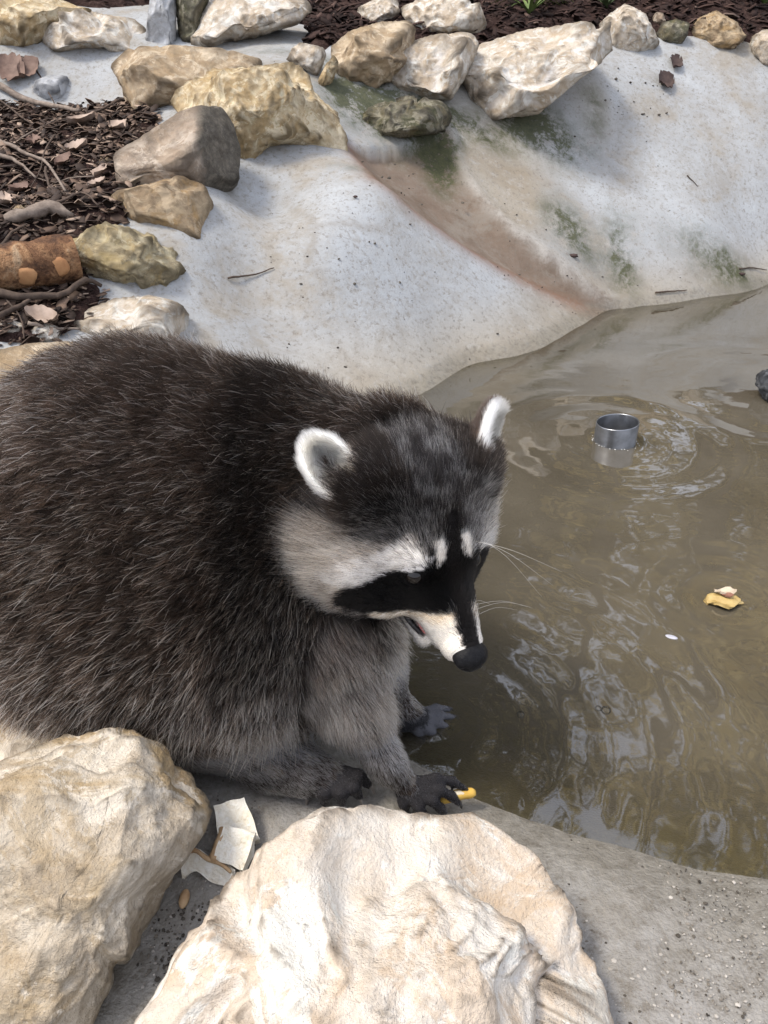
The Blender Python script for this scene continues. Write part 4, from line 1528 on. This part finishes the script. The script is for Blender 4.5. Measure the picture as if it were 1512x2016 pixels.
# ---- twigs and branches one can pick apart
M_TWIG = simple_mat("twig_grey", (.10, .075, .06), (.26, .21, .17), 60, .85, .5, .004)
M_TWIGD = simple_mat("twig_dark", (.035, .024, .018), (.10, .07, .052), 60, .85, .5, .004)
TW = [
    ([(0, 178), (60, 212), (115, 240), (160, 255)], .011, M_TWIG, "branch", "thick pale branch lying across the upper left soil bed"),
    ([(0, 128), (50, 118), (82, 160), (115, 235)], .0035, M_TWIGD, "twig", "thin dark twig arching in front of the grey concrete wall"),
    ([(0, 300), (45, 325), (95, 350), (135, 410)], .006, M_TWIG, "twig", "forked pale twig in the middle of the leaf litter"),
    ([(0, 338), (40, 352), (80, 382)], .006, M_TWIG, "twig", "short straight pale stick at the left edge of the leaf litter"),
    ([(60, 440), (120, 428), (170, 415), (200, 435)], .004, M_TWIGD, "twig", "thin curved twig above the torn bark strip"),
    ([(0, 530), (30, 490), (60, 470)], .004, M_TWIGD, "twig", "dark twig rising from the cut log's left end"),
    ([(0, 622), (60, 628), (130, 620), (180, 590), (200, 575)], .0085, M_TWIGD, "branch", "crooked dark branch lying below the cut log"),
    ([(0, 665), (50, 640), (80, 622)], .006, M_TWIGD, "twig", "dark stick slanting under the crooked branch"),
    ([(60, 668), (110, 662), (160, 655)], .004, M_TWIG, "twig", "thin grey stick beside the lowest pale rock"),
    ([(95, 360), (105, 395), (135, 412)], .004, M_TWIGD, "twig", "small dark twig pointing down beside the brown lump"),
    ([(0, 215), (60, 262), (120, 290)], .003, M_TWIGD, "twig", "thin dark twig beneath the thick pale branch"),
    ([(450, 552), (500, 545), (540, 532)], .0025, M_TWIGD, "twig", "hair thin twig stuck to the left concrete slab"),
    ([(1040, 6), (1110, 5), (1180, 4)], .005, M_TWIG, "twig", "straight straw on the mulch beside the green plants"),
    ([(1290, 580), (1325, 577), (1352, 575)], .003, M_TWIGD, "twig", "dark stick on the waterline below the right slab"),
    ([(1455, 533), (1480, 531), (1508, 535)], .003, M_TWIGD, "twig", "dark stick on the concrete by the right frame edge"),
    ([(1352, 348), (1362, 358), (1374, 370)], .002, M_TWIGD, "twig", "tiny slanting twig in the middle of the right slab"),
]
for px, r_, m_, nm, lb in TW:
    pth = bez([ghit(a_, b_, r_ * 1.2 + (.012 if soil_sd(*[np.array([q_]) for q_ in hit(a_, b_)[:2]])[0] > .02 else 0)) for a_, b_ in px], 12)
    pth = [p + np.array([rs.uniform(-1, 1), rs.uniform(-1, 1), rs.uniform(0, 1)]) * r_ * .5 for p in pth]
    V, F = tube(pth, list(np.linspace(r_, r_ * .45, 12)), 7, .25)
    o = mesh_obj(nm, V, F, m_, loc=pth[5])
    tag(o, lb, nm, "twigs and branches in the litter")

LT_ = []
while len(LT_) < 30:
    x_, y_ = rs.uniform(-1.5, -.45), rs.uniform(1.3, 2.5)
    if soil_sd(np.array([x_]), np.array([y_]))[0] < .04:
        continue
    an, ln_ = rs.uniform(0, 6.28), rs.uniform(.10, .30)
    z_ = ground_z(x_, y_)
    P_ = []
    for k in range(4):
        xx, yy = x_ + math.cos(an) * ln_ * (k / 3 - .5) + rs.uniform(-.012, .012), y_ + math.sin(an) * ln_ * (k / 3 - .5) + rs.uniform(-.012, .012)
        P_.append(np.array([xx, yy, ground_z(xx, yy) + .012 + rs.uniform(0, .012)]))
    r_ = rs.uniform(.0018, .0042)
    V, F = tube(bez(P_, 9), list(np.linspace(r_, r_ * .4, 9)), 5, .3)
    LT_.append(tag(mesh_obj("twig", V, F, rs.choice([M_TWIG, M_TWIGD, M_TWIGD]), loc=P_[1]), "thin broken twig tangled in the leaf litter left of the rocks", "twig", "thin twigs tangled in the leaf litter"))

# ---- the cut log with orange bark and pale knots
t = NT("log_bark")
co = t.coord()
n1, n2 = t.noise(co, 18, 6, .7, .5), t.noise(co, 90, 4, .7)
c = t.ramp(n1, [(.35, (.05, .027, .017)), (.48, (.15, .075, .038)), (.58, (.27, .15, .075)), (.68, (.34, .24, .15))])
M_LOG = t.principled(t.mix(t.ramp(n2, [(.35, .7), (.5, 0)]), c, (.05, .025, .015)), .8, t.bump(t.math('ADD', n1, n2), .8, .01), .2)
M_CUT = simple_mat("cut_wood", (.30, .14, .06), (.46, .26, .12), 25, .8, .3, .004)
pa, pb = ghit(-60, 595, .032), ghit(160, 562, .042)
V, F = tube([pa + (pb - pa) * k_ for k_ in np.linspace(0, 1, 9)], [.040, .041, .040, .042, .044, .043, .045, .046, .044], 16, .12, caps=False)
log = mesh_obj("log", V, F, M_LOG, loc=pa)
tag(log, "short cut log with peeling orange bark at the left edge", "log")
axl = nrm(pb - pa)
for nm, pc, ra_, nd in (("cut_end", pb, .043, axl), ("cut_end", pa, .039, -axl)):
    A_ = nrm(np.cross(nd, [0, 0, 1]))
    B_ = np.cross(nd, A_)
    V = [pc + nd * .001] + [pc + (A_ * math.cos(a_) + B_ * math.sin(a_)) * ra_ for a_ in np.linspace(0, 2 * math.pi, 17)[:-1]]
    mesh_obj(nm, np.array(V) - pa, [[0, i + 1, (i + 1) % 16 + 1] for i in range(16)], M_CUT, log)
for tt_, off in ((.56, (-.35, -.95)), (.86, (-.1, -1.0))):
    pc = pa + (pb - pa) * tt_
    nd = nrm(np.array([.25, -1.0, off[0]]))
    A_ = nrm(np.cross(nd, [0, 0, 1]))
    B_ = np.cross(nd, A_)
    V, F = tube([pc + nd * .030, pc + nd * .044, pc + nd * .047], [.021, .019, .013], 12, .2)
    mesh_obj("knot", np.array(V) - pa, F, M_CUT, log)
# torn bark strip
pth = bez([ghit(15, 458, .012), ghit(60, 458, .022), ghit(105, 447, .022), ghit(150, 452, .012)], 10)
V, F = tube(pth, [.006, .012, .014, .012, .013, .015, .014, .013, .010, .004], 9, .5)
tag(mesh_obj("bark_strip", V, F, M_TWIG, loc=pth[0]), "torn strip of brown bark between the log and the twigs", "bark")

# ---- dead leaves
M_DL = [simple_mat("dead_leaf_%s" % n_, a_, b_, 40, .7, .5, .003) for n_, a_, b_ in (("buff", (.22, .16, .12), (.40, .31, .25)), ("brown", (.10, .06, .045), (.20, .13, .10)), ("dark", (.03, .018, .016), (.07, .045, .038)))]


def dead_leaf(px, py, size, yaw, m_, label, curl=.35, group="dead leaves in the litter", asp=.45, lobes=True):
    size *= .75
    p = ghit(px, py, .012)
    nU, nW = 12, 5
    V = []
    for i in range(nU):
        u_ = i / (nU - 1)
        wd_ = math.sin(math.pi * min(1, u_ * .94 + .04)) ** .8 * asp * size * (1 + (.14 * math.sin(u_ * 24) if lobes else 0))
        for j in range(nW):
            v_ = j / (nW - 1) * 2 - 1
            x_, y_ = (u_ - .5) * size, v_ * wd_
            z_ = curl * size * (abs(v_) ** 1.5 * .6 + (u_ - .5) ** 2 * .9) + rs.uniform(-1, 1) * size * .03
            V.append([x_, y_, z_])
    V = np.array(V)
    F = grid_faces(nU, nW)
    cs, sn = math.cos(yaw), math.sin(yaw)
    Rz = np.array([[cs, -sn, 0], [sn, cs, 0], [0, 0, 1]])
    e = .03
    gx_ = (ground_z(p[0] + e, p[1]) - ground_z(p[0] - e, p[1])) / (2 * e)
    gy_ = (ground_z(p[0], p[1] + e) - ground_z(p[0], p[1] - e)) / (2 * e)
    W = V @ Rz.T
    W[:, 2] += gx_ * W[:, 0] + gy_ * W[:, 1]
    lo = W.copy()
    lo[:, 2] -= .0012
    VV = np.concatenate([W, lo])
    FF = np.concatenate([F, F[:, ::-1] + len(W)])
    o = mesh_obj("dead_leaf", VV + p, FF, m_, loc=p)
    tag(o, label, "leaf", group)
    return o


for a_ in [
    (235, 268, .075, 2.6, M_DL[0], "pinkish curled leaf on the soil left of the squared block"),
    (165, 262, .10, .3, M_DL[0], "long buff leaf at the lower end of the thick pale branch"),
    (155, 318, .075, .2, M_DL[0], "flat cream leaf in the leaf litter near the squared block"),
    (200, 365, .06, 1.2, M_DL[0], "grey buff leaf left of the smooth brown lump"),
    (195, 388, .055, .5, M_DL[0], "pale chip of leaf touching the brown lump"),
    (25, 155, .12, 2.9, M_DL[1], "lobed brown oak leaf under the concrete wall"),
    (60, 150, .09, .6, M_DL[1], "second lobed oak leaf under the concrete wall, nearer the bluish stone"),
    (70, 300, .06, 2.0, M_DL[1], "brown leaf among twigs in the upper litter"),
    (45, 400, .07, 1.0, M_DL[1], "brown curled leaf below the forked twig"),
    (130, 345, .06, .8, M_DL[1], "small brown leaf beside the forked twig tip"),
    (10, 425, .07, 1.7, M_DL[0], "buff leaf at the left edge above the bark strip"),
    (90, 655, .07, .4, M_DL[0], "cream leaf lying under the dark slanting stick"),
    (1310, 172, .085, .4, M_DL[2], "dark wrinkled dead leaf stuck on the upper right slab"),
    (1330, 135, .07, .9, M_DL[2], "small dark leaf scrap above the wrinkled leaf on the right slab"),
]:
    dead_leaf(*a_)

# small stones lying in the litter
for i, (px, py, w, lb, mt) in enumerate([
    (40, 420, 22, "small tan stone at the left edge of the litter", 'tan'), (218, 318, 20, "small brown stone touching the squared block's left side", 'brown'),
    (178, 385, 16, "grey pebble left of the brown lump", 'pink'), (90, 655, 24, "cream stone by the lowest twigs", 'white'),
    (20, 650, 26, "cream stone at the left edge above the tan rock", 'white')]):
    ol = [(px + w * math.cos(a_) * 1.25, py - w * .75 * math.sin(a_)) for a_ in np.linspace(0, 2 * math.pi, 10)[:-1]]
    rock("pebble", ol, (px, py + w * .7), mt, lb, [(90, .3)], sub=4, seed=60 + i, group="small stones in the litter", cat="pebble")

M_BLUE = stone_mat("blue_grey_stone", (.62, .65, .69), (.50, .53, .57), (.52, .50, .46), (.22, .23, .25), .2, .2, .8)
rock("slab", [(284, 100), (290, 40), (296, -20), (348, -20), (346, 60), (344, 96), (315, 104)], (315, 105), M_BLUE, "smooth bluish grey slab standing between the white and tan rock and the mossy stained stone", [(0, .2)], sub=5, rough=.25, seed=71, p=4, cat="slab")
rock("stone", [(62, 190), (70, 158), (100, 148), (132, 150), (138, 175), (120, 195), (85, 200)], (100, 202), M_BLUE, "flat blue grey stone leaning on the concrete wall above the litter", [(90, .3)], sub=4, rough=.4, seed=72, p=3.5, cat="stone")

# ---- green tufts on the mulch
M_GRASS = simple_mat("tuft_green", (.05, .085, .02), (.15, .20, .06), 30, .55, .2, .002, .4)
M_GRASSD = simple_mat("tuft_dark_green", (.03, .05, .018), (.08, .11, .045), 30, .55, .2, .002, .4)
for px, py, n_, sz, m_, lb in [(1042, 36, 18, .17, M_GRASS, "bright green strappy plant at the top of the mulch behind the cream rocks"),
                               (1192, 26, 14, .13, M_GRASSD, "darker green feathery tuft behind the angular cream rock"),
                               (1502, 20, 12, .15, M_GRASS, "green tuft at the top right corner of the mulch")]:
    p = ghit(px, py)
    e = bpy.data.objects.new("plant", None)
    COL.objects.link(e)
    e.location = p
    tag(e, lb, "plant", "green plants on the mulch")
    for k in range(n_):
        yw = rs.uniform(0, 6.283)
        ln_ = sz * rs.uniform(.6, 1.2)
        o_ = np.array([math.cos(yw), math.sin(yw), 0])
        sd_ = np.array([-math.sin(yw), math.cos(yw), 0])
        V = []
        for i in range(7):
            u_ = i / 6
            c_ = o_ * ln_ * (u_ * .85) + np.array([0, 0, ln_ * (.95 * u_ - .75 * u_ * u_)])
            w_ = .006 * (1 - u_ ** 2) + .0008
            V += [c_ - sd_ * w_ + np.array([0, 0, .002]), c_, c_ + sd_ * w_ + np.array([0, 0, .002])]
        mesh_obj("leaf", np.array(V), grid_faces(7, 3), m_, e)

# ---- steel standpipe in the water
M_STEEL = simple_mat("galvanised_steel", (.15, .155, .165), (.27, .28, .30), 45, .3, .15, .001, .5, Metallic=.9)
c0 = PZ(1210, 868, 0)
rp, hp, wl = .0405, .041, .0022
V, F = [], []
NSEG = 64
prof = [(rp, -.12), (rp, hp - .0015), (rp - .0006, hp), (rp - wl + .0006, hp), (rp - wl, hp - .0015), (rp - wl, -.12)]
for r_, z_ in prof:
    for k in range(NSEG):
        a_ = 2 * math.pi * k / NSEG
        V.append([r_ * math.cos(a_), r_ * math.sin(a_), z_ + (.10 * r_ * math.cos(a_) if z_ > 0 else 0)])
for i in range(len(prof) - 1):
    for k in range(NSEG):
        k2 = (k + 1) % NSEG
        F.append([i * NSEG + k, i * NSEG + k2, (i + 1) * NSEG + k2, (i + 1) * NSEG + k])
pipe = mesh_obj("standpipe", np.array(V) + c0, F, M_STEEL, loc=c0)
tag(pipe, "short open steel overflow pipe standing in the water", "pipe")
M_FOAM = simple_mat("foam", (.5, .5, .48), (.7, .7, .68), 90, .3, .1, .001, .5)
fv, ff = [], []
SV, SF = ico(1)
for k in range(46):
    a_ = rs.uniform(0, 6.283)
    r_ = rp + rs.uniform(.0005, .004) + (.006 * rs.random() if rs.random() < .2 else 0)
    z_ = float(np.interp(0, [0, 1], [0, 0]))
    s_ = rs.uniform(.0005, .0015)
    ff += (SF + len(fv)).tolist()
    fv += (SV * np.array([s_, s_, s_ * .6]) + c0 + np.array([r_ * math.cos(a_), r_ * math.sin(a_), .0012])).tolist()
tag(mesh_obj("foam", fv, ff, M_FOAM), "thin ring of foam round the steel pipe", kind='stuff')

# ---- floating things
M_PEEL = simple_mat("peel_yellow", (.30, .20, .06), (.46, .34, .14), 60, .45, .3, .002, .4)
M_PEELW = simple_mat("peel_pith", (.36, .29, .21), (.50, .42, .32), 80, .6, .3, .002, .3)
M_RED = simple_mat("peel_red", (.16, .07, .045), (.26, .13, .09), 80, .5, .3, .002, .3)


def sheet(name, pts_grid, thick, mat, label=None, cat=None, group=None, parent=None, loc=None):
    """curved slab from a grid of top points"""
    G = np.array(pts_grid)
    a_, b_ = G.shape[:2]
    Vt = G.reshape(-1, 3)
    gu = np.gradient(G, axis=0)
    gv = np.gradient(G, axis=1)
    nn = np.cross(gu, gv).reshape(-1, 3)
    nn /= np.linalg.norm(nn, axis=1)[:, None] + 1e-12
    if nn[:, 2].mean() < 0:
        nn = -nn
    Vb = Vt - nn * thick
    F = grid_faces(a_, b_).tolist()
    nV = len(Vt)
    FF = F + [[i + nV for i in f[::-1]] for f in F]
    bd = [i * b_ for i in range(a_)] + [(a_ - 1) * b_ + j for j in range(1, b_)] + [i * b_ + b_ - 1 for i in range(a_ - 2, -1, -1)] + [j for j in range(b_ - 2, 0, -1)]
    for i, v in enumerate(bd):
        w = bd[(i + 1) % len(bd)]
        FF.append([v, w, w + nV, v + nV])
    o = mesh_obj(name, np.concatenate([Vt, Vb]), FF, mat, parent=parent, loc=loc)
    bv_ = o.modifiers.new("round", 'BEVEL')
    bv_.width = thick * .25
    bv_.segments = 2
    bv_.limit_method = 'ANGLE'
    if label:
        tag(o, label, cat, group)
    return o


c1 = PZ(1425, 1185, .003)
G = [[c1 + np.array([(i / 8 - .5) * .048, (j / 5 - .5) * .030 * math.sqrt(max(.05, 1 - (i / 4 - 1) ** 2)) + .004 * math.sin(i * 1.1), .007 * math.sin(i / 8 * 3.1) + .004 * math.sin(j * 1.7 + i) * .5]) for j in range(6)] for i in range(9)]
peel = sheet("fruit_peel", G, .004, M_PEEL, "yellow scrap of fruit peel floating on the right of the pond", "fruit peel", loc=c1)
G = [[c1 + np.array([.004 + (i / 5 - .5) * .030, .012 + (j / 3 - .5) * .014 * math.sqrt(max(.08, 1 - (i / 2.5 - 1) ** 2)), .010 + .003 * math.sin(i * 1.3 + j)]) for j in range(4)] for i in range(6)]
sheet("pith", np.array(G) - c1, .003, M_PEELW, parent=peel)
G = [[c1 + np.array([.004 + (i / 5 - .5) * .016, .003 + (j / 3 - .5) * .008 * math.sqrt(max(.08, 1 - (i / 2.5 - 1) ** 2)), .0105 + .001 * math.sin(i * 1.3 + j)]) for j in range(4)] for i in range(6)]
sheet("red_skin", np.array(G) - c1, .002, M_RED, parent=peel)
c3 = PZ(1322, 1254, .0008)
M_GLINT = simple_mat('glint', (.32, .32, .37), (.42, .42, .46), 90, .4)  # pale disc stands in for a glint of light on the water
V, F = ico(2)
tag(mesh_obj("glint_disc", (V * np.array([.008, .0042, .0012]) + .0) @ np.array([[.9, -.43, 0], [.43, .9, 0], [0, 0, 1]]) + c3, F, M_GLINT, loc=c3), "small pale petal of light made as a solid disc beside the dark ripple", "glint")
for px, py, r_, lb in ((1193, 1398, .0052, "largest clear bubble on the water, below the raccoon's nose level"), (1178, 1394, .0034, "small bubble touching the largest bubble"), (1025, 1407, .0045, "lone bubble on the murky water near the raccoon's far paw")):
    c_ = PZ(px, py, .0005)
    V, F = ico(3)
    tb = bpy.data.materials.get("bubble")
    if tb is None:
        tt2 = NT("bubble")
        tr_ = tt2.n("BsdfTransparent")
        g_ = tt2.n("BsdfGlossy", {"Roughness": .02})
        lw = tt2.n("LayerWeight", {"Blend": .25}).outputs["Fresnel"]
        tt2.t.links.new(tt2.n("MixShader", {0: lw, 1: tr_.outputs[0], 2: g_.outputs[0]}).outputs[0], tt2.out.inputs[0])
        tb = tt2.m
    tag(mesh_obj("bubble", V * np.array([r_, r_, r_ * .8]) + c_, F, tb, loc=c_), lb, "bubble", "bubbles on the water")

# ---- dark shaggy lump at the right edge of the pond
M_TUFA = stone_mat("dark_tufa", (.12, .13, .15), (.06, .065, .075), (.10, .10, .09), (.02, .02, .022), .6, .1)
rock("wet_stone", [(1490, 760), (1488, 742), (1500, 730), (1530, 722), (1590, 735), (1600, 790), (1540, 802), (1505, 785)], (1530, 800), M_TUFA, "dark rugged wet stone rising from the water at the right frame edge", [], sub=5, rough=3.0, seed=77, bury=.1, depth=float((PZ(1540, 795, 0) - CAM) @ FWD), push=.2, cat="stone", T=.05)

# ---- bread and the chip in the paw
t = NT("bread_crumb")
co = t.coord()
n1, n2 = t.noise(co, 60, 5, .65), t.noise(co, 260, 4, .7)
M_BREAD = t.principled(t.ramp(t.math('ADD', t.math('MULTIPLY', n1, .6), t.math('MULTIPLY', n2, .4)), [(.34, (.52, .44, .32)), (.44, (.74, .68, .56)), (.6, (.84, .81, .73))]), .9, t.bump(n2, .8, .004), .1)
M_CRUST = simple_mat("bread_crust", (.30, .175, .085), (.47, .33, .19), 60, .7, .5, .003)
G_BREAD = "scraps of bread in the gap between the boulders"


def gz(px, py, lift=.004):
    h = hit(px, py)
    return np.array([h[0], h[1], terrain(np.array([h[0]]), np.array([h[1]]))[0] + lift])


def bread(corners, lifts, thick, label, bend=.0, crust_side=None, nu=12, nv=9):
    C = [gz(a_, b_, l_) for (a_, b_), l_ in zip(corners, lifts)]
    G = np.zeros((nu, nv, 3))
    for i in range(nu):
        for j in range(nv):
            u_, v_ = i / (nu - 1), j / (nv - 1)
            p = (C[0] * (1 - u_) + C[1] * u_) * (1 - v_) + (C[3] * (1 - u_) + C[2] * u_) * v_
            p = p + np.array([0, 0, bend * math.sin(math.pi * u_) + .0008 * math.sin(9 * v_ + 3 * u_)])
            p[:2] += .0005 * np.array([math.sin(i * .9 + j), math.cos(j * .8 + i)])
            G[i, j] = p
    c_ = G.mean((0, 1))
    o = sheet("bread", G, thick, M_BREAD, label, "bread", G_BREAD, loc=c_)
    if crust_side is not None:
        E = {0: G[:, 0], 1: G[-1], 2: G[:, -1], 3: G[0]}[crust_side]
        pth = [E[i] - c_ - np.array([0, 0, thick * .42]) for i in range(len(E))]
        V, F = tube(pth, [thick * .36] * len(pth), 8, .3)
        mesh_obj("crust", V, F, M_CRUST, o)
    return o


bread([(426, 1622), (486, 1608), (514, 1668), (438, 1688)], (.024, .026, .012, .010), .014, "flat white slice of bread lying farthest back between the boulders")
bread([(448, 1668), (508, 1682), (482, 1736), (424, 1716)], (.030, .028, .016, .018), .014, "white slice of bread with a brown crust leaning on the cream boulder", 0, 3)
# curled crust
A_ = [gz(358, 1716, .010), gz(385, 1700, .018), gz(412, 1712, .015), gz(440, 1722, .014), gz(458, 1735, .012)]
pth = np.array(bez(A_, 16))
wd = nrm(gz(400, 1740, .002) - gz(395, 1705, .016))
G = np.stack([pth + wd * (j / 4) * (.010 + .006 * np.sin(np.linspace(0, 3.1, 16))[:, None]) + np.array([0, 0, -.004 * j / 4]) for j in range(5)], 1)
crust = sheet("bread_crust", G, .004, M_BREAD, "curled strip of brown bread crust in front of the white slices", "bread crust", G_BREAD, loc=pth[0])
V, F = tube([p - pth[0] for p in pth], [.0013 + .0008 * math.sin(i / 15 * 3.1) for i in range(16)], 7, .3)
mesh_obj("baked_edge", V, F, M_CRUST, crust)
c4 = gz(364, 1775, .004)
V, F = ico(3)
tag(mesh_obj("bread_crumb", V * np.array([.0042, .0085, .004]) + c4, F, M_CRUST, loc=c4), "single light brown crumb on the sandy floor between the boulders", "crumb", G_BREAD)

# yellow chip held under the near paw
M_CHIPY = simple_mat("potato_chip", (.52, .30, .045), (.68, .45, .10), 90, .6, .3, .002, .3)
M_CHIPC = simple_mat("potato_chip_inside", (.60, .50, .34), (.70, .62, .46), 120, .7, .3, .002, .3)
a_, b_ = PZ(866, 1574, .030), PZ(934, 1560, .026)
ax_ = nrm(b_ - a_)
V, F = tube(bez([a_, a_ * .5 + b_ * .5 + np.array([0, 0, .0015]), b_], 12), [.003, .0048, .0052, .0052, .0050, .0052, .0053, .0053, .0052, .0052, .005, .0034], 10, .12)
chip = mesh_obj("potato_chip", V, F, M_CHIPY, loc=a_)
tag(chip, "thick yellow potato chip under the raccoon's near front paw", "potato chip")
V, F = tube([q - a_ + np.array([0, -.0008, .0024]) for q in bez([a_ + ax_ * .006, a_ * .5 + b_ * .5 + np.array([0, 0, .0015]), b_ - ax_ * .01], 9)], [.0020, .0031, .0034, .0034, .0034, .0034, .0033, .0030, .0012], 8, .2)
mesh_obj("crumbly_side", V, F, M_CHIPC, chip)

# ---- grit: crumbs on the near ledge, in the gap and on the slabs
M_GRIT = NT("grit")
c = M_GRIT.ramp(M_GRIT.attr("tone"), [(0, (.03, .025, .02)), (.4, (.16, .14, .115)), (1, (.42, .39, .35))])
M_GRIT = M_GRIT.principled(c, .9, None, .2)
gv_, gf_, gt_ = [], [], []
SV, SF = ico(1)


def grit(n, pxr, pyr, smin, smax, tone, cond=None):
    k = 0
    while k < n:
        px, py = rs.uniform(*pxr), rs.uniform(*pyr)
        k += 1
        if cond and not cond(px, py):
            continue
        h = hit(px, py)
        if h[2] < .003 and tone != 'water':
            continue
        if soil_sd(h[:1], h[1:2])[0] > -.01:
            continue
        s_ = smin * (smax / smin) ** (rs.random() ** 2.2)
        q = SV * np.array([rs.uniform(.7, 1.5), rs.uniform(.7, 1.4), rs.uniform(.5, .9)]) * s_ * (1 + .25 * np.array([[rs.uniform(-1, 1)] for _ in SV]))
        z_ = terrain(h[:1], h[1:2])[0]
        gf_.extend((SF + len(gv_)).tolist())
        gv_.extend((q + np.array([h[0], h[1], z_ + s_ * .3])).tolist())
        tn = rs.random() if tone == 'mix' else rs.uniform(0, .22)
        gt_.extend([tn] * len(SV))


grit(1500, (1080, 1530), (1640, 2040), .0004, .0015, 'mix')
grit(260, (1100, 1530), (1660, 1800), .0004, .0012, 'dark')
grit(500, (270, 520), (1560, 1960), .0006, .0022, 'mix')
grit(160, (300, 420), (1780, 1960), .0006, .0018, 'dark')
grit(150, (420, 900), (1480, 1620), .0006, .002, 'mix')
grit(110, (700, 1240), (300, 620), .0020, .0055, 'dark', lambda x, y: abs((x - 700) - (y - 300) * 1.65) < 130)
grit(160, (480, 1512), (120, 760), .0012, .0038, 'dark')
grit(30, (1190, 1330), (130, 230), .002, .006, 'dark')
gr = mesh_obj("grit", gv_, gf_, M_GRIT, smooth=False)
add_attr(gr, "tone", gt_)
tag(gr, "sand grains and dark crumbs on the concrete", kind='stuff')
# single dark crumbs one can point to
for px, py, s_, lb in ((1129, 507, .014, "black oblong crumb on the channel's pale edge"), (1460, 543, .012, "black bark crumb near the right end of the waterline"), (700, 392, .006, "brown crumb on the upper run-off channel")):
    p = ghit(px, py, .004)
    V, F = ico(2)
    W = V * np.array([s_, s_ * .45, s_ * .45]) * (1 + .15 * rng.normal(size=(len(V), 1)))
    tag(mesh_obj("bark_crumb", W + p, F, M_DL[2], loc=p), lb, "crumb", "dark crumbs on the slabs")
